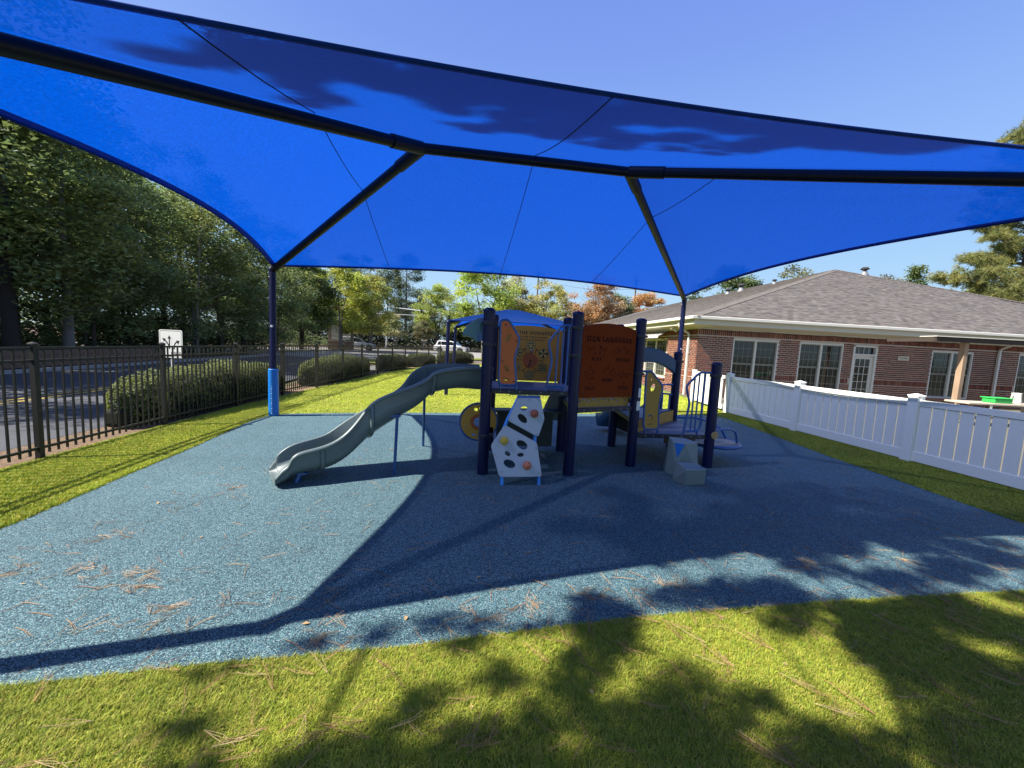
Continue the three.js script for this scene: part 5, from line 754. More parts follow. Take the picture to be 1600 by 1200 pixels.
function limbs(h, spread, seed, { r0 = 0.22, start = 0.25, n = 9, lean = 0.3, stems = 1, top = 0.92 } = {}) {
  const r = rng(seed), g = [], ends = [];
  for (let s = 0; s < stems; s++) {
    const a0 = s / stems * 6.28 + r(), off = stems > 1 ? spread * 0.45 : lean * 0.4;
    const pts = [0, 0.25, 0.5, 0.75, 1].map((t) => V(Math.cos(a0) * off * t * t + (r() - 0.5) * lean * t + (stems > 1 ? Math.cos(a0) * 0.12 : 0), h * top * t - (t ? 0 : 0.1), Math.sin(a0) * off * t * t + (r() - 0.5) * lean * t + (stems > 1 ? Math.sin(a0) * 0.12 : 0)));
    for (let i = 0; i < 4; i++) g.push(rod(pts[i], pts[i + 1], r0 * (1 - i * 0.22) / Math.sqrt(stems) * (i === 0 ? 1.12 : 1), r0 * (1 - (i + 1) * 0.22) / Math.sqrt(stems), 9));
    const cv = new THREE.CatmullRomCurve3(pts);
    for (let k = 0; k < n; k++) { const t = start + (0.97 - start) * (k + r() * 0.6) / n, p = cv.getPoint(t), a = r() * 6.28, L = spread * (0.45 + 0.6 * r()) * (1.1 - 0.6 * t), q = p.clone().add(V(Math.cos(a) * L, L * (0.35 + 0.5 * r()), Math.sin(a) * L)), m = p.clone().lerp(q, 0.5).add(V(0, -L * 0.06, 0)); const rr = r0 * (0.42 - 0.3 * t) / Math.sqrt(stems); g.push(rod(p, m, rr, rr * 0.65, 6), rod(m, q, rr * 0.65, rr * 0.2, 6)); ends.push(q, m); }
  }
  return { geo: merge(g), ends };
}
// crown of leaf clumps: profile(t) gives the relative radius at relative height t
function crown(seed, { y0, y1, rx, rz = rx, clumps = 120, per = 130, size = 0.2, clump = 0.9, col = [0.07, 0.11, 0.025], vary = 0.35, hue = 0.25, profile = (t) => Math.sqrt(Math.max(0, 1 - (2 * t - 1) ** 2)), hole = -0.12, shell = 0.55, flat = 0.6, top = null }) {
  const r = rng(seed), L = new Leaves(), n = V(0, 0, 0);
  for (let k = 0, guard = 0; k < clumps && guard < clumps * 20; guard++) {
    const t = r(), a = r() * 6.283, pr = profile(t), q = Math.pow(r(), shell) * pr, cx = Math.cos(a) * q * rx, cz = Math.sin(a) * q * rz, cy = y0 + (y1 - y0) * t;
    if (r() > pr * 1.15 + 0.08) continue;
    if (noise(cx * 0.35 + seed, cy * 0.3, cz * 0.35) < hole) continue;
    k++;
    const tone = 1 + vary * (r() * 2 - 1) + 0.25 * noise(cx * 0.6, cy * 0.6 + seed, cz * 0.6), h = hue * (r() - 0.5), cs = clump * (0.6 + 0.8 * r()), tc = top && t > 0.55 && r() < (t - 0.4) * 1.4 ? top : col;
    for (let i = 0; i < per; i++) {
      const u = r() * 2 - 1, b = r() * 6.283, m = Math.pow(r(), 0.45) * cs, s = Math.sqrt(1 - u * u);
      const c = V(cx + Math.cos(b) * s * m, cy + u * m * flat, cz + Math.sin(b) * s * m);
      n.set((r() - 0.5) * 1.6, 0.5 + r(), (r() - 0.5) * 1.6).normalize();
      const f = tone * (0.8 + 0.4 * r()); L.leaf(c, n.clone(), size * (0.6 + 0.8 * r()), size * (0.4 + 0.4 * r()), [tc[0] * f * (1 + h), tc[1] * f, tc[2] * f * (1 - h)], r);
    }
  }
  return L.build();
}
const GEO = {};
const proto = (key, make) => (GEO[key] ??= make());
const round = (t) => Math.sqrt(Math.max(0, 1 - (2 * t - 1) ** 2)), dome = (t) => Math.sqrt(Math.max(0, 1 - t * t)) * Math.min(1, 0.55 + t * 3), tall = (t) => Math.min(1, 0.5 + t * 1.6) * Math.sqrt(Math.max(0, 1 - t ** 3)), cone = (t) => 1.02 - t;
const KIND = {
  forestA: () => ({ ...limbs(15, 3.2, 1, { r0: 0.26, n: 14, start: 0.18 }), leaves: crown(11, { y0: 2.6, y1: 16.5, rx: 3.4, clumps: 120, per: 95, size: 0.30, clump: 1.15, profile: tall, shell: 0.5, hole: -0.18 }) }),
  forestB: () => ({ ...limbs(16, 3.0, 2, { r0: 0.20, n: 16, start: 0.15, stems: 2 }), leaves: crown(12, { y0: 1.9, y1: 17.5, rx: 3.7, clumps: 120, per: 95, size: 0.28, clump: 1.2, profile: tall, shell: 0.5, hole: -0.16 }) }),
  forestC: () => ({ ...limbs(18, 3.0, 3, { r0: 0.32, n: 12, start: 0.42 }), leaves: crown(13, { y0: 6, y1: 19.5, rx: 3.9, clumps: 120, per: 95, size: 0.32, clump: 1.3, profile: tall, shell: 0.5, hole: -0.15 }) }),
  forestD: () => ({ ...limbs(11, 3.0, 4, { r0: 0.16, n: 12, start: 0.15, stems: 3 }), leaves: crown(14, { y0: 1.0, y1: 12.5, rx: 3.6, clumps: 120, per: 95, size: 0.26, clump: 1.1, profile: round, shell: 0.5, hole: -0.2 }) }),
  roundTree: () => ({ ...limbs(7.6, 2.8, 5, { r0: 0.20, n: 11, start: 0.22, stems: 3 }), leaves: crown(15, { y0: 2.2, y1: 8.8, rx: 3.6, clumps: 140, per: 110, size: 0.24, clump: 0.85, profile: dome, shell: 0.45, hole: -0.14, flat: 0.55 }) }),
  roundTreeB: () => ({ ...limbs(8.2, 2.6, 6, { r0: 0.22, n: 12, start: 0.25, stems: 2 }), leaves: crown(16, { y0: 2.0, y1: 9.4, rx: 3.5, clumps: 135, per: 110, size: 0.24, clump: 0.85, profile: round, shell: 0.45, hole: -0.1, flat: 0.6 }) }),
  looseTree: () => ({ ...limbs(8.6, 2.6, 7, { r0: 0.20, n: 16, start: 0.2 }), leaves: crown(17, { y0: 1.8, y1: 9.6, rx: 3.3, clumps: 150, per: 130, size: 0.22, clump: 0.75, profile: round, shell: 0.5, hole: -0.08 }) }),
  myrtle: () => ({ ...limbs(3.4, 1.5, 8, { r0: 0.12, n: 6, start: 0.3, stems: 4 }), leaves: crown(18, { y0: 1.9, y1: 4.6, rx: 2.0, clumps: 70, per: 90, size: 0.22, clump: 0.55, profile: dome, shell: 0.5, hole: -0.1 }) }),
  cedar: () => ({ ...limbs(8.5, 0.9, 9, { r0: 0.2, n: 8 }), leaves: crown(19, { y0: 0.4, y1: 9.6, rx: 2.6, clumps: 190, per: 110, size: 0.20, clump: 0.6, profile: cone, shell: 0.35, hole: -0.25, flat: 0.9 }) }),
};
const tintMats = {};
function tree(kind, name, label, x, z, { s = 1, sy = s, turn = 0, col = [0.07, 0.11, 0.025], bark = M_bark, group, y = 0 } = {}) {
  const k = proto(kind, KIND[kind]), t = thing(name, label, 'tree', [x, y, z], group), key = col.join();
  const base = [0.07, 0.11, 0.025], m = tintMats[key] ??= leafMat(col.map((c, i) => c / base[i]));
  const a = new THREE.Mesh(k.geo, bark), b = new THREE.Mesh(k.leaves, m); a.name = 'trunk'; b.name = 'crown'; t.add(a, b); t.scale.set(s, sy, s); t.rotation.y = turn; return t;
}
const rT = rng(77);
// roadside wood on the left: front row one by one, as the trunks stand in the photograph
const dark = [0.20, 0.26, 0.085], dark2 = [0.25, 0.30, 0.10], dark3 = [0.18, 0.24, 0.085], mid1 = [0.07, 0.10, 0.02];
const front = [
  ['forestC', -15.8, -16.7, 0.72, 0.3, dark, M_barkDark, 'tall tree with a thick black trunk at the left picture edge'],
  ['forestA', -15.2, -18.1, 0.70, 1.2, dark2, M_barkGrey, 'tall tree with a pale grey trunk, second from the left edge behind the road'],
  ['forestD', -16.4, -20.6, 0.85, 2.2, dark, M_bark, 'lower dark tree right of the pale grey trunk behind the timber wall'],
  ['forestB', -16.8, -23.2, 0.66, 4.0, dark3, M_barkDark, 'slim twin stemmed tree standing left of the arrow road sign'],
  ['forestB', -15.3, -26.1, 0.68, 0.4, dark2, M_barkGrey, 'grey trunked tree with upright limbs rising right of the arrow road sign'],
  ['forestD', -15.6, -29.2, 0.88, 1.4, dark, M_bark, 'bushy dark tree between the arrow road sign and the left canopy post'],
  ['forestA', -15.8, -32.5, 0.66, 3.3, dark3, M_barkDark, 'dark tree just left of the top of the left canopy post'],
  ['forestD', -15.2, -36.5, 0.85, 5.2, dark2, M_bark, 'dark tree right behind the left canopy post'],
];
for (const [k, x, z, s, a, c, b, l] of front) tree(k, 'roadside_tree', l, x, z, { s, turn: a, col: c, bark: b });
const G2 = 'dark trees of the second and third row behind the roadside trees';
for (let i = 0; i < 13; i++) { const row = i % 2, z = -12 - i * 2.3 + rT() * 2, x = -22 - row * 6.5 - rT() * 2; tree(['forestA', 'forestC', 'forestB', 'forestD'][i % 4], 'wood_tree', 'dark leafy tree in the rows behind the roadside trees on the left', x, z, { s: [0.86, 0.78, 0.86, 1.15][i % 4] * (0.95 + 0.15 * rT()) * (1 + 0.15 * row), turn: rT() * 6, col: [dark, dark3, dark2][i % 3], bark: M_barkDark, group: G2 }); }
tree('forestD', 'roadside_tree', 'leafy tree beyond the left picture edge behind the road', -16, -11, { s: 0.85, turn: 3, col: dark });
for (const [z, k] of [[-6.5, 'forestB'], [-2, 'forestD'], [2.5, 'forestB'], [7, 'forestD']]) tree(k, 'roadside_tree', `leafy roadside tree outside the left picture edge, ${['nearest the corner', 'second', 'third', 'farthest back'][[-6.5, -2, 2.5, 7].indexOf(z)]} behind the road`, -15.6, z, { s: k === 'forestB' ? 0.62 : 0.85, turn: z, col: dark });
// low growth under the wood
{ const L = new Leaves(), r = rng(301), n = V(0, 1, 0); for (let k = 0; k < 520; k++) { const z = -8 - 46 * r(), x = -15.6 - 16 * Math.pow(r(), 1.2), h = 0.5 + 2.4 * r() * (x < -17.5 ? 1.1 : 0.45), cs = 0.5 + 0.7 * r(), tone = 0.5 + 0.9 * r(); for (let i = 0; i < 60; i++) { const c = V(x + (r() - 0.5) * 2 * cs, h * Math.pow(r(), 0.7), z + (r() - 0.5) * 2 * cs); n.set((r() - 0.5) * 1.5, 0.6 + r(), (r() - 0.5) * 1.5).normalize(); L.leaf(c, n.clone(), 0.16 + 0.16 * r(), 0.10 + 0.08 * r(), [0.10 * tone, 0.14 * tone, 0.035 * tone], r); } } const m = new THREE.Mesh(L.build(), leafMat()); m.name = 'understory'; m.userData.kind = 'stuff'; tag(m, 'low dark bushes and saplings under the roadside trees', 'undergrowth'); scene.add(m); }
{ const L = new Leaves(), r = rng(303), n = V(0, 1, 0); for (let k = 0; k < 300; k++) { const x = -58 + 66 * r(), z = -77 - 14 * r() - (x > -6 ? 10 : 0), h = 1 + 3.5 * r(), cs = 1 + r(), tone = 0.6 + 0.8 * r(); for (let i = 0; i < 46; i++) { const c = V(x + (r() - 0.5) * 2.4 * cs, h * Math.pow(r(), 0.7), z + (r() - 0.5) * 2 * cs); n.set((r() - 0.5) * 1.5, 0.6 + r(), (r() - 0.5) * 1.5).normalize(); L.leaf(c, n.clone(), 0.45 + 0.3 * r(), 0.3 + 0.2 * r(), [0.035 * tone, 0.05 * tone, 0.016 * tone], r); } } const m = new THREE.Mesh(L.build(), leafMat()); m.name = 'understory_001'; m.userData.kind = 'stuff'; tag(m, 'dark bushes at the foot of the far wood beyond the junction', 'undergrowth'); scene.add(m); }
// trees around the junction
tree('roundTree', 'street_tree', 'dark green tree with several black stems left of the monument sign', -16.2, -45, { s: 1.08, turn: 0.5, col: [0.12, 0.17, 0.045], bark: M_barkDark });
tree('roundTreeB', 'street_tree', 'yellow green tree beside the monument sign', -13.2, -48.6, { s: 1.04, turn: 1.9, col: [0.40, 0.44, 0.07], bark: M_barkGrey });
tree('roundTree', 'street_tree', 'tree with orange tinged top and pale forked trunk right of the monument sign', -10.6, -52.3, { s: 1.03, turn: 3.1, col: [0.37, 0.38, 0.085], bark: M_barkGrey });
tree('myrtle', 'crape_myrtle', 'small pale green crape myrtle beside the signal pole', -9.7, -68, { s: 1.15, turn: 0.4, col: [0.44, 0.43, 0.22], bark: M_barkGrey });
tree('myrtle', 'crape_myrtle', 'small pale crape myrtle right of the signal pole', -5.4, -68, { s: 1.0, turn: 2.2, col: [0.19, 0.18, 0.08], bark: M_barkGrey });
tree('roundTreeB', 'street_tree', 'broad yellow green tree below the mast arm behind the white car', -3.4, -76, { s: 1.25, turn: 4.1, col: [0.36, 0.42, 0.09], bark: M_bark });
tree('roundTree', 'street_tree', 'green tree behind the mast arm at the right end of the far wood', 1.0, -86, { s: 1.1, turn: 0.9, col: [0.24, 0.31, 0.10], bark: M_bark });
tree('roundTreeB', 'street_tree', 'big bright green tree behind the small blue canopy', 3.1, -42, { s: 1.02, sy: 1.08, turn: 0.2, col: [0.36, 0.44, 0.07], bark: M_barkGrey });
tree('looseTree', 'street_tree', 'pale yellow green tree with open crown left of the orange tree', 9.6, -43.5, { s: 0.92, turn: 2.0, col: [0.42, 0.40, 0.11], bark: M_bark });
tree('looseTree', 'street_tree', 'pale thin tree standing behind the yellow green one by the utility pole', 7.6, -47.5, { s: 1.05, turn: 4.0, col: [0.38, 0.38, 0.2], bark: M_bark });
tree('looseTree', 'autumn_tree', 'orange autumn tree behind the sign panel', 16.2, -46, { s: 1.08, turn: 1.0, col: [0.46, 0.29, 0.14], bark: M_barkGrey });
tree('roundTreeB', 'street_tree', 'grey green tree right of the orange tree above the roof line', 21.5, -52, { s: 0.95, turn: 3.0, col: [0.18, 0.23, 0.12], bark: M_bark });
tree('roundTree', 'autumn_tree', 'rounded orange tree just above the left roof end', 27.5, -55, { s: 1.12, turn: 5.0, col: [0.50, 0.29, 0.10], bark: M_bark });
tree('roundTreeB', 'yard_tree', 'dark green tree behind the roof beside the right canopy post', 31, -42.5, { s: 1.22, turn: 1.0, col: [0.11, 0.15, 0.04], bark: M_bark });
tree('looseTree', 'yard_tree', 'light yellow green treetop just left of the roof peak', 38.5, -40.5, { s: 1.25, turn: 2.6, col: [0.20, 0.20, 0.04], bark: M_bark });
tree('looseTree', 'yard_tree', 'thin brownish treetop right of the roof peak', 45.8, -38, { s: 1.15, turn: 0.6, col: [0.20, 0.17, 0.06], bark: M_bark });
tree('cedar', 'cedar_tree', 'bushy green cedar top behind the roof, left of the two', 46.8, -35.2, { s: 1.22, turn: 0.3, col: [0.15, 0.20, 0.05], bark: M_bark });
tree('cedar', 'cedar_tree', 'broad green cedar behind the roof beside the big pine', 48.8, -30.8, { s: 1.24, turn: 2.3, col: [0.14, 0.19, 0.05], bark: M_bark });
const G3 = 'tall grey green trees of the far wood';
for (let i = 0; i < 13; i++) { const x = -52 + i * 3.9 + rT() * 2, z = -88 - rT() * 12, s = 1.12 - Math.max(0, i - 9) * 0.13; tree(['forestA', 'forestC', 'forestB'][i % 3], 'far_tree', 'tall grey green tree in the far wood beyond the junction', x, z, { s: s * (0.85 + 0.25 * rT()), turn: rT() * 6, col: [[0.17, 0.21, 0.095], [0.15, 0.19, 0.095], [0.2, 0.23, 0.10]][i % 3], bark: M_barkDark, group: G3 }); }
for (let i = 0; i < 9; i++) tree('forestD', 'far_tree', 'lower dark tree at the foot of the far wood', -34 + i * 4.6 + rT() * 2, -80 - rT() * 8, { s: 0.62 + 0.2 * rT(), turn: rT() * 6, col: [0.05, 0.07, 0.028], bark: M_barkDark, group: 'dark trees at the foot of the far wood' });
for (let i = 0; i < 6; i++) tree(['roundTree', 'forestD'][i % 2], 'far_tree', 'green tree on the skyline beyond the small blue canopy', 8 + i * 6 + rT() * 3, -88 - rT() * 10, { s: 0.8 + 0.2 * rT(), turn: rT() * 6, col: [0.09, 0.115, 0.04], bark: M_bark, group: 'skyline trees beyond the small canopy' });

// pine: whorled limbs with needle tufts
function tuft(L, c, dir, s, col, r, n = 16) { for (let i = 0; i < n; i++) { const d = dir.clone().multiplyScalar(0.55).add(V(r() - 0.5, r() - 0.5, r() - 0.5).multiplyScalar(1.9)).normalize(), p = V(r() - 0.5, r() - 0.5, r() - 0.5).cross(d).normalize(), f = 0.75 + 0.5 * r(); const len = s * (0.7 + 0.5 * r()); L.tri(c.clone().addScaledVector(p, s * 0.05), c.clone().addScaledVector(p, -s * 0.05), c.clone().addScaledVector(d, len), [col[0] * f, col[1] * f, col[2] * f]); } }
{
  const t = thing('pine_tree', 'big yellow green pine rising behind the right end of the roof at the picture edge', 'tree', [46.6, 0, -27.3]);
  const r = rng(411), L = new Leaves(), wood = [], b = V(46.6, 0, -27.3), H = 21.5, cols = [[0.34, 0.36, 0.10], [0.27, 0.30, 0.085], [0.42, 0.40, 0.12]];
  wood.push(rod(b.clone().add(V(0, -0.2, 0)), b.clone().add(V(0.2, H * 0.6, 0.1)), 0.34, 0.2, 10), rod(b.clone().add(V(0.2, H * 0.6, 0.1)), b.clone().add(V(0.1, H, 0)), 0.2, 0.04, 8));
  for (let k = 0; k < 150; k++) { const f = k / 150, y = 3.0 + (H - 3.6) * f, a = r() * 6.283, len = (y < 9.5 ? 6.2 : y < 12 ? 3.6 : 4.4) * (0.6 + 0.5 * r()) * (1 - Math.max(0, f - 0.55) * 1.2), p = b.clone().add(V(0.12, y, 0.05)), e = p.clone().add(V(Math.cos(a) * len, len * (0.12 + 0.22 * r()), Math.sin(a) * len)); wood.push(rod(p, e, 0.055, 0.015, 5)); const tw = Math.round(8 + len * 4); for (let i = 0; i < tw; i++) { const q = 0.3 + 0.72 * Math.pow(i / tw, 0.8), c = p.clone().lerp(e, Math.min(1, q)).add(V((r() - 0.5) * 1.3, (r() - 0.3) * 0.6, (r() - 0.5) * 1.3).multiplyScalar(0.5 + 0.4 * q)), col = cols[Math.floor(r() * 3)]; for (let m = 0; m < 7; m++) tuft(L, c.clone().add(V((r() - 0.5) * 0.5, (r() - 0.5) * 0.35, (r() - 0.5) * 0.5)), V(Math.cos(a), 0.5, Math.sin(a)), 0.36, col, r, 11); } }
  const g = merge(wood); part(t, 'trunk', g, M_bark); const cg = L.build(); part(t, 'crown', cg, leafMat());
}
// pine just outside the left picture edge: its limbs shade the right foreground and the front of the canopy
{
  const b = V(-4.95, 0, 2.3), t = thing('pine_tree', 'pine beside the metal fence whose limbs shade the foreground turf and the canopy front', 'tree', [b.x, b.y, b.z]);
  const r = rng(523), L = new Leaves(), wood = [], col = [0.09, 0.11, 0.03], dir = SUN.clone().divideScalar(SUN.y);
  wood.push(rod(b.clone().add(V(0, -0.2, 0)), b.clone().add(V(0.1, 6, -0.2)), 0.24, 0.16, 10), rod(b.clone().add(V(0.1, 6, -0.2)), b.clone().add(V(0.2, 12.5, -0.4)), 0.16, 0.04, 8));
  const spots = []; // places on the ground that lie in shade, with a radius
  const S = (x, z, q, n = 1) => spots.push([x, z, q, n]);
  // dense shade right of the middle, broken by sun flecks
  for (let i = 0; i < 640; i++) { const x = 0.8 + 5.2 * r(), z = -3.15 + 2.75 * r(); const strip = z < -1.9 && z > -2.65, fleck = noise(x * 1.15 + 3, z * 1.9 + 1, 0.5) > 0.3 || (x < 1.3 && noise(x * 2, z * 3, 7) > -0.05) || noise(x * 2.6 + 9, z * 5.2, 4.5) > (strip ? -0.02 : 0.34); if (!fleck) S(x, z, strip ? 0.09 + 0.07 * r() : 0.10 + 0.11 * r()); }
  for (let i = 0; i < 210; i++) { const x = 1.6 + 5.0 * r(), z = -2.9 - 1.1 * Math.pow(r(), 1.7); if (noise(x * 1.5 + 4, z * 2.4, 2.2) < 0.08 && !(x > 5.2 && z < -3.3)) S(x, z, 0.09 + 0.09 * r()); }
  for (const [x, z, q] of [[-0.95, -1.5, 0.07], [-0.45, -1.28, 0.13], [-0.25, -1.36, 0.12], [-0.1, -1.5, 0.10], [-0.05, -1.2, 0.16], [0.12, -1.3, 0.15], [-0.5, -1.05, 0.16], [-0.3, -1.0, 0.16], [0.1, -1.08, 0.16], [0.35, -1.12, 0.14], [0.5, -1.2, 0.12], [0.28, -1.62, 0.09], [0.1, -1.85, 0.07], [-0.35, -1.95, 0.07], [-0.05, -2.0, 0.08], [0.5, -1.92, 0.07], [0.7, -1.05, 0.15], [0.75, -1.7, 0.12], [0.62, -1.4, 0.11], [0.9, -1.3, 0.13], [-0.62, -1.9, 0.06], [0.85, -1.1, 0.16], [-0.7, -1.12, 0.13], [-0.15, -0.95, 0.17], [0.45, -0.95, 0.17], [0.3, -1.25, 0.13], [-0.35, -1.18, 0.13], [0.6, -1.58, 0.12], [0.42, -1.42, 0.10], [1.0, -1.0, 0.17], [1.1, -1.5, 0.13], [-0.85, -1.3, 0.09], [-1.0, -1.75, 0.05], [0.2, -1.98, 0.07], [0.95, -1.95, 0.09]]) S(x, z, q);
  const stems = {};
  for (const [x, z, q] of spots) {
    const h = (z < -2.75 ? 9.5 + 2 * r() : 3.9 + 1.6 * r()), c = V(x, 0, z).addScaledVector(dir, h);
    const tufts = Math.round(110 * Math.pow(q / 0.2, 1.7)); for (let i = 0; i < tufts; i++) tuft(L, (() => { const a = r() * 6.283, d = Math.sqrt(r()) * 0.92 * q; return c.clone().add(V(Math.cos(a) * d, (r() - 0.5) * 0.2, Math.sin(a) * d)); })(), V(r() - 0.5, 0.3, r() - 0.5), 0.11, col, r, 9);
    const key = Math.round(h * 0.9) + '_' + (x > 2.5); if (r() < 0.35) (stems[key] ??= []).push(c);
  }
  for (const list of Object.values(stems)) { list.sort((p, q) => p.x - q.x); let p = b.clone().add(V(0.15, list[0].y - 0.6, -0.2)); let rr = 0.016; for (const q of list) { wood.push(rod(p, q, rr, rr * 0.9, 5)); p = q; rr *= 0.9; if (rr < 0.004) break; } }
  part(t, 'trunk', wood, M_bark); part(t, 'crown', L.build(), leafMat());
}
// hedges along the outside of the metal fence
{
  const cv = new THREE.CatmullRomCurve3(fenceLine.map(([x, z]) => V(x, 0, z)), false, 'catmullrom', 0.5);
  const onZ = (z) => { let a = 0, b = 1; for (let i = 0; i < 30; i++) { const m = (a + b) / 2; if (cv.getPoint(m).z > z) a = m; else b = m; } return cv.getPoint(a); };
  const hedge = (z0, z1, w, h, off, label, seed, leaf = 0.05, count = 9000) => {
    const c0 = onZ((z0 + z1) / 2), t = thing('hedge', label, 'hedge', [c0.x - off, 0, (z0 + z1) / 2]), L = new Leaves(), r = rng(seed), len = z0 - z1, n = V(0, 0, 0);
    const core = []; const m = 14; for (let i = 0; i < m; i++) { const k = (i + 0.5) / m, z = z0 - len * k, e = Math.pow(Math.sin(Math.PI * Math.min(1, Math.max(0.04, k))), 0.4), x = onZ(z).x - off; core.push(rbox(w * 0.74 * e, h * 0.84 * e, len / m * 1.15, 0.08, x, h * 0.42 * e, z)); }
    for (let i = 0; i < count; i++) {
      const k = r(), z = z0 - len * k, e = Math.pow(Math.sin(Math.PI * Math.min(1, Math.max(0, k))), 0.42), a = r() * Math.PI, cx = Math.cos(a), sy = Math.sin(a), q = 0.88 + 0.2 * r() + 0.14 * noise(z * 2.2, a * 2.5, seed);
      const x = onZ(z).x - off + Math.sign(cx) * Math.pow(Math.abs(cx), 0.5) * w / 2 * e * q, y = Math.pow(sy, 0.55) * h * (0.55 + 0.45 * e) * q;
      n.set(cx + (r() - 0.5) * 1.5, sy + (r() - 0.3), (r() - 0.5) * 1.5).normalize(); const f = 0.6 + 0.8 * r(); L.leaf(V(x, Math.max(0.03, y), z + (r() - 0.5) * 0.05), n.clone(), leaf * (0.7 + 0.6 * r()), leaf * 0.6, [0.23 * f, 0.27 * f, 0.075 * f], r);
    }
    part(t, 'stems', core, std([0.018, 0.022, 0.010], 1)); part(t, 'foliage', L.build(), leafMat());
  };
  hedge(-6.45, -11.2, 0.86, 0.80, 0.52, 'long clipped hedge behind the metal fence left of the canopy post', 601, 0.05, 15000);
  hedge(-12.4, -17.7, 0.95, 0.78, 0.58, 'clipped hedge behind the metal fence above the slide', 602, 0.06, 13000);
  hedge(-19.2, -22.4, 0.95, 0.72, 0.6, 'third hedge along the fence, just right of the one above the slide', 603, 0.07, 8000);
  hedge(-23.1, -26.4, 0.95, 0.70, 0.62, 'hedge along the fence left of the small canopy post', 604, 0.08, 7000);
  hedge(-27.0, -30.2, 0.95, 0.85, 0.65, 'farthest hedge along the fence right of the small canopy post', 605, 0.08, 7000);
  hedge(-1.2, -4.35, 0.7, 0.66, 0.50, 'low bush behind the fence at the left picture edge', 606, 0.05, 9000);
}
/* ------------------------------------------------ street things */
// lane sign behind the hedge
{
  const p = V(-5.45, 0, -8.55), t = thing('road_sign', 'white lane control road sign with black arrows behind the long hedge', 'road sign', [p.x, 0, p.z]), ang = Math.atan2(-0.25, 0.97);
  const w = 0.50, h = 0.54, cy = 1.2, c = document.createElement('canvas'); c.width = 320; c.height = 346; const x = c.getContext('2d');
  x.fillStyle = '#e9e9e4'; x.fillRect(0, 0, 320, 346); x.strokeStyle = '#23232a'; x.lineWidth = 5; x.beginPath(); x.roundRect(14, 14, 292, 318, 24); x.stroke(); x.fillStyle = '#1c1c22';
  x.lineWidth = 17; x.beginPath(); x.moveTo(142, 240); x.lineTo(142, 100); x.stroke(); x.beginPath(); x.moveTo(142, 66); x.lineTo(168, 112); x.lineTo(116, 112); x.fill();
  x.beginPath(); x.moveTo(140, 232); x.quadraticCurveTo(134, 175, 78, 130); x.stroke(); x.beginPath(); x.moveTo(44, 106); x.lineTo(96, 112); x.lineTo(66, 152); x.fill();
  x.beginPath(); x.moveTo(206, 240); x.quadraticCurveTo(200, 165, 250, 146); x.stroke(); x.beginPath(); x.moveTo(284, 132); x.lineTo(262, 184); x.lineTo(232, 128); x.fill();
  x.lineWidth = 3; x.setLineDash([10, 8]); x.beginPath(); x.moveTo(174, 90); x.lineTo(174, 240); x.stroke(); x.font = 'bold 52px sans-serif'; x.textAlign = 'center'; x.fillText('ONLY', 226, 306);
  const tx = new THREE.CanvasTexture(c); tx.colorSpace = THREE.SRGBColorSpace; tx.repeat.set(1 / w, 1 / h); tx.offset.set(0.5, 0.5);
  const u = V(Math.cos(ang), 0, -Math.sin(ang)), al = std([0.5, 0.5, 0.5], 0.5, { metalness: 0.6 });
  part(t, 'plate', slab(roundPoly([[-w / 2, -h / 2], [w / 2, -h / 2], [w / 2, h / 2], [-w / 2, h / 2]], 0.04), 0.006, V(p.x, cy, p.z), u, UPV, 0), [std([1, 1, 1], 0.5, { map: tx }), al]);
  part(t, 'pole', box(0.045, 1.36, 0.03, p.x - 0.02 * Math.sin(ang), 0.68, p.z - 0.022, 0, ang, 0), std([0.55, 0.55, 0.53], 0.5));
}
// timber retaining wall along the far side of the road
{
  const t = thing('timber_wall', 'low brown timber retaining wall on the far side of the road', 'wall', [-14, 0, -13]), r = rng(9);
  for (let z = 2; z > -21; z -= 2.4) for (let k = 0; k < 3; k++) { const q = 0.8 + 0.5 * r(); part(t, 'plank', rbox(0.10, 0.185, 2.38, 0.012, -13.98 + 0.01 * (r() - 0.5), 0.06 + k * 0.19, z - (k % 2) * 0.5), std([0.20 * q, 0.125 * q, 0.08 * q], 0.9)); }
  for (let z = 1; z > -21; z -= 4.8) part(t, 'post', rbox(0.14, 0.66, 0.14, 0.01, -14.11, 0.28, z), std([0.15, 0.10, 0.07], 0.9));
}
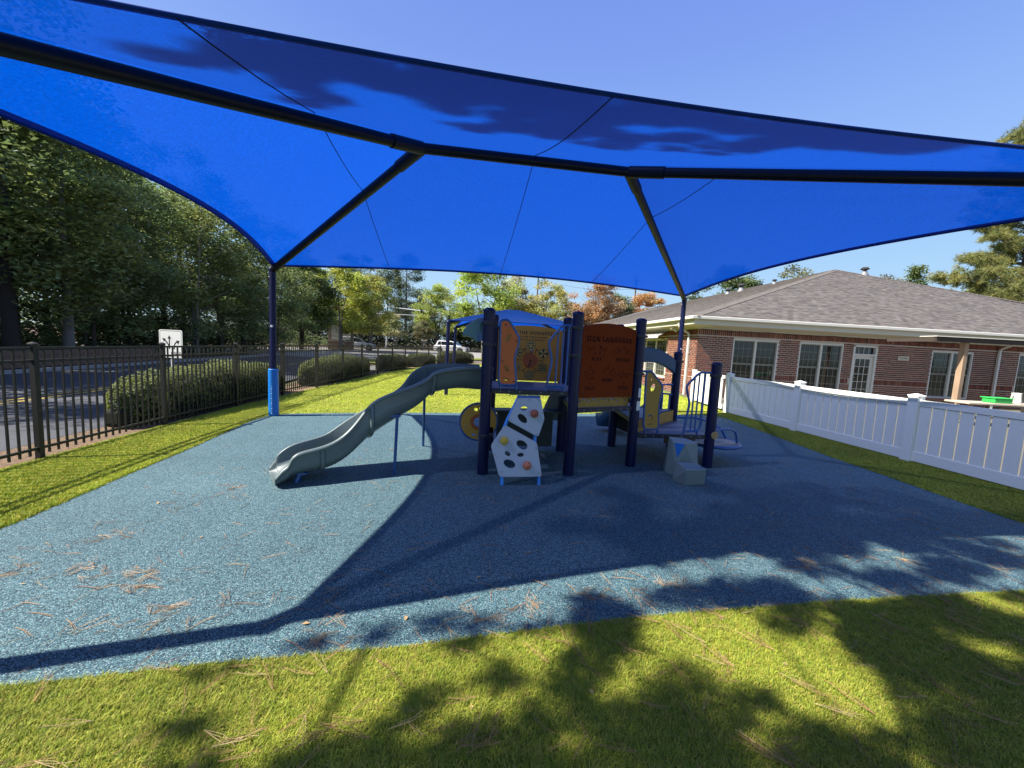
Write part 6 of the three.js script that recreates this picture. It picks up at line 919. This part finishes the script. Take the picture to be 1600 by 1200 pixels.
// cars
function car(label, x, z, turn, len = 4.6, paint = [0.72, 0.73, 0.74], kind = 'suv', name = 'parked_car') {
  const t = thing(name, label, 'car', [x, -0.05, z]); t.rotation.y = turn; BASE.set(t, ORIGIN); const k = len / 4.6, M_paint = phys(paint, 0.28, { clearcoat: 1, clearcoatRoughness: 0.08 }), M_tyre = std([0.012, 0.012, 0.013], 0.9), M_gl = phys([0.012, 0.015, 0.018], 0.06), hgt = kind === 'suv' ? 1.62 : 1.42;
  const bs = new THREE.Shape(); bs.moveTo(-2.25, 0.36); bs.lineTo(-2.28, 0.62); bs.quadraticCurveTo(-2.26, 0.92, -2.12, 0.98); bs.lineTo(-1.2, 1.02); bs.lineTo(1.05, 1.0); bs.quadraticCurveTo(1.9, 0.93, 2.18, 0.78); bs.quadraticCurveTo(2.3, 0.7, 2.27, 0.4); bs.lineTo(2.22, 0.28);
  bs.lineTo(1.86, 0.28); bs.absarc(1.42, 0.33, 0.42, 0, Math.PI, false); bs.lineTo(-1.0, 0.26); bs.absarc(-1.42, 0.33, 0.42, 0, Math.PI, false); bs.lineTo(-2.2, 0.30); bs.closePath();
  part(t, 'body', slab(bs, 1.78, ORIGIN, V(1, 0, 0), UPV, 0.07, 12).scale(k, k, k), M_paint);
  const gh = new THREE.Shape(); gh.moveTo(-2.1, 0.96); gh.lineTo(-1.78, hgt - 0.08); gh.quadraticCurveTo(-1.65, hgt, -1.4, hgt); gh.lineTo(0.0, hgt); gh.quadraticCurveTo(0.32, hgt - 0.02, 0.5, hgt - 0.16); gh.lineTo(1.15, 0.97); gh.closePath();
  part(t, 'cabin', slab(gh, 1.56, ORIGIN, V(1, 0, 0), UPV, 0.06, 12).scale(k, k, k), M_paint);
  for (const s of [-1, 1]) for (const [a, b] of [[-1.72, -1.28], [-1.22, -0.36], [-0.30, 0.62]]) { const q = new THREE.Shape([[a - (a < -1.5 ? 0.08 : 0), 1.04], [a + (a < -1.5 ? 0.12 : 0), hgt - 0.12], [b > 0.4 ? 0.30 : b, hgt - 0.12], [b > 0.4 ? 0.86 : b, 1.04]].map((p) => new THREE.Vector2(...p))); part(t, 'window', slab(q, 0.012, V(0, 0, s * 0.786), V(1, 0, 0), UPV, 0).scale(k, k, k), M_gl); }
  part(t, 'windscreen', new THREE.PlaneGeometry(1.36, 0.72).rotateY(Math.PI / 2).rotateZ(0.72).translate(0.86, 1.235, 0).scale(k, k, k), M_gl); part(t, 'rear_window', new THREE.PlaneGeometry(1.36, 0.48).rotateY(-Math.PI / 2).rotateZ(-0.45).translate(-2.05, 1.28, 0).scale(k, k, k), M_gl);
  for (const s of [-1, 1]) for (const wx of [-1.42, 1.42]) { const w = part(t, 'wheel', new THREE.TorusGeometry(0.265, 0.085, 10, 28).scale(1, 1, 1.25).translate(wx, 0.33, s * 0.80).scale(k, k, k), M_tyre); part(w, 'rim', [new THREE.CylinderGeometry(0.2, 0.2, 0.10, 20).rotateX(Math.PI / 2).translate(wx, 0.33, s * 0.81).scale(k, k, k), ...[0, 1, 2, 3, 4].map((i) => box(0.05, 0.38, 0.12, wx, 0.33, s * 0.82, 0, 0, i * Math.PI / 5).scale(k, k, k))], std([0.35, 0.35, 0.36], 0.35, { metalness: 0.8 })); }
  for (const s of [-1, 1]) { part(t, 'headlight', rbox(0.14, 0.14, 0.36, 0.04, 2.16, 0.72, s * 0.64).scale(k, k, k), phys([0.6, 0.6, 0.62], 0.1)); part(t, 'tail_light', rbox(0.10, 0.22, 0.28, 0.03, -2.26, 0.82, s * 0.68).scale(k, k, k), phys([0.3, 0.01, 0.01], 0.2)); part(t, 'mirror', rbox(0.12, 0.12, 0.16, 0.03, 0.72, 1.06, s * 0.95).scale(k, k, k), M_paint); }
  part(t, 'bumper', [rbox(0.12, 0.2, 1.7, 0.04, -2.27, 0.42, 0).scale(k, k, k), rbox(0.12, 0.2, 1.7, 0.04, 2.25, 0.40, 0).scale(k, k, k)], std([0.03, 0.03, 0.032], 0.6));
  return t;
}
car('white estate car driving on the sunlit junction left of the small canopy post', -0.4, -58.5, 0.0 - 0.35, 5.0);
car('white car half hidden behind the monument sign', -12.3, -52.5, 0.15, 4.6);
car('white pickup height car parked under the roadside trees left of the canopy post', -25.5, -41.5, 0.35, 4.8, [0.7, 0.7, 0.7], 'car');
// brick monument sign
{
  const o = V(-13.6, 0, -50.2), t = thing('monument_sign', 'brick monument sign with white tenant panels across the junction', 'sign', [o.x, 0, o.z]); const ry = 0.12;
  const B = (w, h, d, x, y, z, m, n) => part(t, n, box(w, h, d, 0, 0, 0).translate(x, y, z).scale(0.92, 0.9, 0.92).rotateY(ry).translate(o.x, 0, o.z), m);
  B(3.1, 1.15, 0.6, 0, 0.5, 0, std([0.20, 0.14, 0.11], 0.9), 'base'); B(3.2, 0.12, 0.7, 0, 1.13, 0, std([0.3, 0.26, 0.22], 0.9), 'ledge');
  B(0.32, 2.3, 0.36, -1.35, 2.2, 0, std([0.22, 0.17, 0.14], 0.9), 'pillar'); B(0.32, 2.3, 0.36, 1.35, 2.2, 0, std([0.22, 0.17, 0.14], 0.9), 'pillar'); B(2.9, 0.25, 0.4, 0, 3.3, 0, std([0.12, 0.09, 0.08], 0.9), 'cornice');
  const wp = std([0.68, 0.67, 0.64], 0.6); for (let k = 0; k < 4; k++) for (let i = 0; i < 2; i++) B(1.12, 0.42, 0.2, -0.58 + i * 1.16, 1.5 + k * 0.47, 0.02, [wp, wp, wp, std([0.45, 0.5, 0.45], 0.6)][(k * 3 + i) % 4 === 1 && k > 1 ? 1 : (k + i * 2) % 7 === 5 ? 3 : 0], 'tenant_panel');
}
{ const o = V(-17.2, 0, -36), t = thing('notice_board', 'small white board on dark posts beside the left canopy post', 'sign', [o.x, 0, o.z]); part(t, 'board', box(1.1, 0.62, 0.06, o.x, 1.42, o.z, 0, 0.2, 0), std([0.62, 0.62, 0.58], 0.6)); part(t, 'inset', box(0.6, 0.42, 0.07, o.x + 0.05, 1.36, o.z + 0.005, 0, 0.2, 0), std([0.25, 0.25, 0.24], 0.6)); for (const s of [-0.45, 0.45]) part(t, 'post', box(0.08, 1.5, 0.05, o.x + s, 0.75, o.z - 0.05 - s * 0.2), M_barkDark); }
// signal pole with mast arm, utility poles, wires, small sign
{
  const M_galv = std([0.42, 0.42, 0.42], 0.5, { metalness: 0.4 }), o = V(-12.0, 0, -73);
  const t = thing('signal_pole', 'galvanised traffic signal pole with long mast arm behind the junction', 'signal pole', [o.x, 0, o.z]);
  part(t, 'pole', [rod(o, o.clone().add(V(0, 5.6, 0)), 0.2, 0.15, 12), rod(o, o.clone().add(V(0, 0.3, 0)), 0.3, 0.3, 12)], M_galv);
  part(t, 'crossing_signal', rbox(0.5, 0.6, 0.35, 0.05, o.x + 0.45, 2.9, o.z + 0.2), std([0.05, 0.035, 0.03], 0.6)); part(t, 'crossing_signal', rbox(0.4, 0.5, 0.35, 0.05, o.x - 0.3, 2.9, o.z + 0.2), std([0.4, 0.12, 0.05], 0.6));
  const p2 = V(-1.2, 0, -76), t2 = thing('mast_arm', 'white mast arm with traffic signals spanning in front of the far trees', 'signal mast', [-1.6, 0, -74]);
  part(t2, 'pole', rod(V(-1.2, 0, -74), V(-1.2, 7.4, -74), 0.18, 0.13, 10), M_barkDark); part(t2, 'arm', rod(V(-1.2, 6.6, -74), V(-12.6, 7.3, -74), 0.13, 0.07, 8), std([0.66, 0.66, 0.66], 0.5)); part(t2, 'arm', rod(V(-1.2, 6.1, -74), V(-14.6, 6.0, -74), 0.06, 0.05, 8), std([0.6, 0.6, 0.6], 0.5));
  for (const [x, y] of [[-3.8, 6.6], [-6.2, 6.75], [-2.0, 7.1]]) { const s = part(t2, 'signal_head', rbox(0.36, 1.0, 0.3, 0.05, x, y, -73.8), std([0.03, 0.03, 0.025], 0.6)); part(s, 'lens', [0.3, 0, -0.3].map((d) => new THREE.CylinderGeometry(0.12, 0.12, 0.03, 12).rotateX(Math.PI / 2).translate(x, y + d, -73.64)), std([0.10, 0.03, 0.02], 0.3)); }
  const up = (x, z, h, label) => { const u = thing('utility_pole', label, 'utility pole', [x, 0, z]); part(u, 'pole', rod(V(x, 0, z), V(x, h, z), 0.17, 0.12, 9), std([0.13, 0.10, 0.08], 0.9)); part(u, 'crossarm', box(2.2, 0.12, 0.1, x, h - 0.7, z + 0.14), std([0.13, 0.10, 0.08], 0.9)); };
  up(14.6, -72, 15.5, 'wooden utility pole behind the pale thin tree'); up(28.4, -61, 13.5, 'wooden utility pole left of the rounded orange tree');
  for (const [y, z] of [[14.7, 0], [13.6, 0.4]]) solo('power_line', new THREE.TubeGeometry(new THREE.CatmullRomCurve3([V(14.6, y, -72 + z), V(21.5, y - 1.8, -66.5 + z), V(28.4, y - 2.2, -61 + z)]), 24, 0.02, 5), std([0.02, 0.02, 0.02], 0.7), y > 14 ? 'upper power line between the two utility poles' : 'lower power line between the two utility poles', 'power line', [14.6, 0, -72]);
  const ss = thing('street_sign', 'small white street sign below the mast arm left of the white car', 'road sign', [-5.3, 0, -70]); part(ss, 'plate', box(1.0, 1.0, 0.04, -5.3, 2.0, -70), std([0.6, 0.6, 0.58], 0.6)); part(ss, 'pole', rod(V(-5.3, 0, -70.06), V(-5.3, 2.5, -70.06), 0.04), M_galv);
}
/* ------------------------------------------------ turf blades, pine needles, leaves */
{
  // a tuft: bent blades
  const blade = (n, h, w, spread, seed) => { const r = rng(seed), p = [], idx = []; for (let i = 0; i < n; i++) { const a = r() * 6.283, bx = (r() - 0.5) * spread, bz = (r() - 0.5) * spread, hh = h * (0.7 + 0.5 * r()), l = hh * (0.25 + 0.75 * r()), ca = Math.cos(a), sa = Math.sin(a), px = -sa * w / 2, pz = ca * w / 2, o = p.length / 3; p.push(bx - px, 0, bz - pz, bx + px, 0, bz + pz, bx - px * 0.8 + ca * l * 0.35, hh * 0.6, bz - pz * 0.8 + sa * l * 0.35, bx + px * 0.8 + ca * l * 0.35, hh * 0.6, bz + pz * 0.8 + sa * l * 0.35, bx + ca * l, hh * 0.92, bz + sa * l); idx.push(o, o + 1, o + 2, o + 2, o + 1, o + 3, o + 2, o + 3, o + 4); } const g = new THREE.BufferGeometry(); g.setAttribute('position', new THREE.Float32BufferAttribute(p, 3)); g.setIndex(idx); g.computeVertexNormals(); return g; };
  const M_blade = phys([1, 1, 1], 0.6, { transmission: 0.3, thickness: 0, specularIntensity: 0.5, side: THREE.DoubleSide });
  const r = rng(808), fields = [
    { n: 120000, x: [-2.6, 5.4], z: [-2.12, -0.75], g: blade(8, 0.018, 0.0024, 0.02, 1), s: 1 },
    { n: 60000, x: [-4.5, -3.1], z: [-9, -2.6], g: blade(7, 0.024, 0.003, 0.035, 2), s: 1.1, k: 1.35 },
    { n: 30000, x: [5.6, 7.2], z: [-9.6, -1.9], g: blade(7, 0.026, 0.004, 0.04, 3), s: 1.1 },
    { n: 190000, x: [-4.4, 8.0], z: [-28, -7.7], g: blade(7, 0.022, 0.0036, 0.07, 4), s: 1.1, k: 1.55 },
    { n: 36000, x: [-4.5, -2.6], z: [-2.62, 0.6], g: blade(7, 0.022, 0.003, 0.032, 5), s: 1.1 },
    { n: 60000, x: [-2.6, 7.2], z: [-0.76, 0.8], g: blade(7, 0.02, 0.003, 0.03, 6), s: 1.1 },
    { n: 16000, x: [5.4, 7.2], z: [-2.0, -0.76], g: blade(7, 0.02, 0.003, 0.032, 7), s: 1.1 },
  ];
  const cols = [[0.42, 0.475, 0.038], [0.33, 0.41, 0.03], [0.51, 0.52, 0.055], [0.25, 0.34, 0.025], [0.56, 0.48, 0.09]];
  fields.forEach((f, fi) => {
    const mats = [], cs = [];
    for (let i = 0; i < f.n; i++) { const x = f.x[0] + r() * (f.x[1] - f.x[0]), z = f.z[0] + r() * (f.z[1] - f.z[0]); if (inPoly(x, z, rubberPoly) || !inPoly(x, z, turfPoly)) continue; const s = f.s * (0.8 + 0.45 * r()); mats.push(new THREE.Matrix4().compose(V(x, -0.002, z), new THREE.Quaternion().setFromEuler(new THREE.Euler(0.25 * (r() - 0.5), r() * 6.283, 0.25 * (r() - 0.5))), V(s, s, s))); const c = cols[Math.floor(Math.pow(r(), 1.2) * cols.length)], q = (0.85 + 0.3 * r()) * (1 + 0.25 * noise(x * 1.3, z * 1.3, 2)); const w = q * (f.k ?? 1); cs.push(C(c[0] * w, c[1] * w, c[2] * w)); }
    instanced('turf_grass', f.g, M_blade, mats, cs, ['short green turf blades in the foreground below the rubber edge', 'turf blades on the strip beside the metal fence', 'turf blades on the shaded strip beside the white fence', 'turf blades on the sunny lawn behind the slide', 'turf blades below the left corner of the rubber', 'turf blades nearest the viewer', 'turf blades in the near right corner by the white fence'][fi], 'grass');
  });
  // long pine needles in small fans
  const fan = (seed, n) => { const rr = rng(seed), g = []; for (let i = 0; i < n; i++) { const a = (rr() - 0.5) * 0.7, L = 0.10 + 0.06 * rr(), bend = (rr() - 0.5) * 0.03; const c = new THREE.CatmullRomCurve3([V(0, 0.001, 0), V(Math.cos(a) * L * 0.5 + bend * Math.sin(a), 0.007 * rr(), Math.sin(a) * L * 0.5 + bend), V(Math.cos(a) * L, 0.002 + 0.01 * rr(), Math.sin(a) * L)]); g.push(new THREE.TubeGeometry(c, 4, 0.00085, 3)); } return merge(g); };
  const M_needle = std([1, 1, 1], 0.8);
  const put = (name, count, area, lift, label, seed, geo) => { const q = rng(seed), mats = [], cs = []; let guard = 0; while (mats.length < count && guard++ < count * 30) { const [x, z, d] = area(q); if (!d) continue; const s = 0.7 + 0.6 * q(); mats.push(new THREE.Matrix4().compose(V(x, lift + 0.004 * q(), z), new THREE.Quaternion().setFromEuler(new THREE.Euler((q() - 0.5) * 0.12, q() * 6.283, (q() - 0.5) * 0.12)), V(s, s, s))); const b = 0.7 + 0.6 * q(), c = q() < 0.7 ? [0.42, 0.24, 0.11] : q() < 0.5 ? [0.30, 0.15, 0.08] : [0.50, 0.36, 0.18]; cs.push(C(c[0] * b, c[1] * b, c[2] * b)); } return instanced(name, geo, M_needle, mats, cs, label, 'pine needles'); };
  const clumpy = (x, z, s) => noise(x * s + 5, z * s, 3) > 0.02;
  put('pine_needles', 420, (q) => { const x = -2.4 + 7.4 * q(), z = -2.05 + 1.3 * q(); return [x, z, !inPoly(x, z, rubberPoly) && (clumpy(x, z, 2.4) || q() < 0.25)]; }, 0.022, 'brown pine needles fallen on the foreground turf', 21, fan(1, 3));
  put('pine_needles', 620, (q) => { const x = -2.8 + 8.3 * q(), z = -5.6 + 3.8 * Math.pow(q(), 0.55); return [x, z, inPoly(x, z, rubberPoly) && (clumpy(x, z, 1.7) && q() < 0.9 || q() < 0.12 || z > -2.4)]; }, 0.006, 'brown pine needles scattered over the blue rubber', 22, fan(2, 2));
  // small drifts of needles and bits on the rubber
  { const q = rng(77), mats = [], cs = []; for (const [x0, z0] of [[-2.62, -2.52], [-2.55, -2.66], [-2.35, -3.05], [-2.2, -2.6], [-1.75, -2.42], [-1.9, -2.55], [-1.5, -2.2], [-2.05, -4.0], [0.45, -2.12], [0.9, -2.18], [-0.6, -1.98], [0.2, -2.02], [1.5, -2.2], [2.6, -2.4]]) for (let i = 0; i < 9; i++) { const s = 0.35 + 0.5 * q(); mats.push(new THREE.Matrix4().compose(V(x0 + (q() + q() - 1) * 0.13, 0.007 + 0.006 * q(), z0 + (q() + q() - 1) * 0.07), new THREE.Quaternion().setFromEuler(new THREE.Euler((q() - 0.5) * 0.3, q() * 6.283, (q() - 0.5) * 0.3)), V(s, s * 1.4, s))); const b = 0.9 + 0.6 * q(); cs.push(C(0.46 * b, 0.30 * b, 0.17 * b)); } instanced('pine_needles', fan(5, 5), M_needle, mats, cs, 'small drifts of dry needles on the sunny part of the rubber', 'pine needles'); }
  // a few dry leaves
  const lf = new THREE.BufferGeometry(); lf.setAttribute('position', new THREE.Float32BufferAttribute([-0.018, 0, 0, 0, 0.006, 0.011, 0.02, 0.002, 0, 0, 0.005, -0.011], 3)); lf.setIndex([0, 1, 2, 0, 2, 3]); lf.computeVertexNormals();
  { const q = rng(31), mats = [], cs = []; while (mats.length < 90) { const x = -3 + 9 * q(), z = -8 + 6.6 * q(); const s = 0.6 + 0.7 * q(); mats.push(new THREE.Matrix4().compose(V(x, 0.009, z), new THREE.Quaternion().setFromEuler(new THREE.Euler(0.2 * (q() - 0.5), q() * 6.28, 0.2 * (q() - 0.5))), V(s, s, s))); const b = 0.7 + 0.6 * q(); cs.push(C(0.42 * b, 0.27 * b, 0.13 * b)); } instanced('fallen_leaves', lf, std([1, 1, 1], 0.8, { side: THREE.DoubleSide }), mats, cs, 'small dry leaves scattered on the blue rubber', 'leaves'); }
}
// the base colours above are set against a grey card: bring them to the photograph's exposure
const ALBEDO = 0.78, seen = new Set(), leafy3 = new Set(Object.values(tintMats));
scene.traverse((o) => { if (o.isMesh) { for (const m of [].concat(o.material)) if (m !== M_vinyl && !leafy3.has(m) && !seen.has(m)) { seen.add(m); m.color.multiplyScalar(ALBEDO); } o.castShadow = true; o.receiveShadow = true; } });
renderer.render(scene, camera);
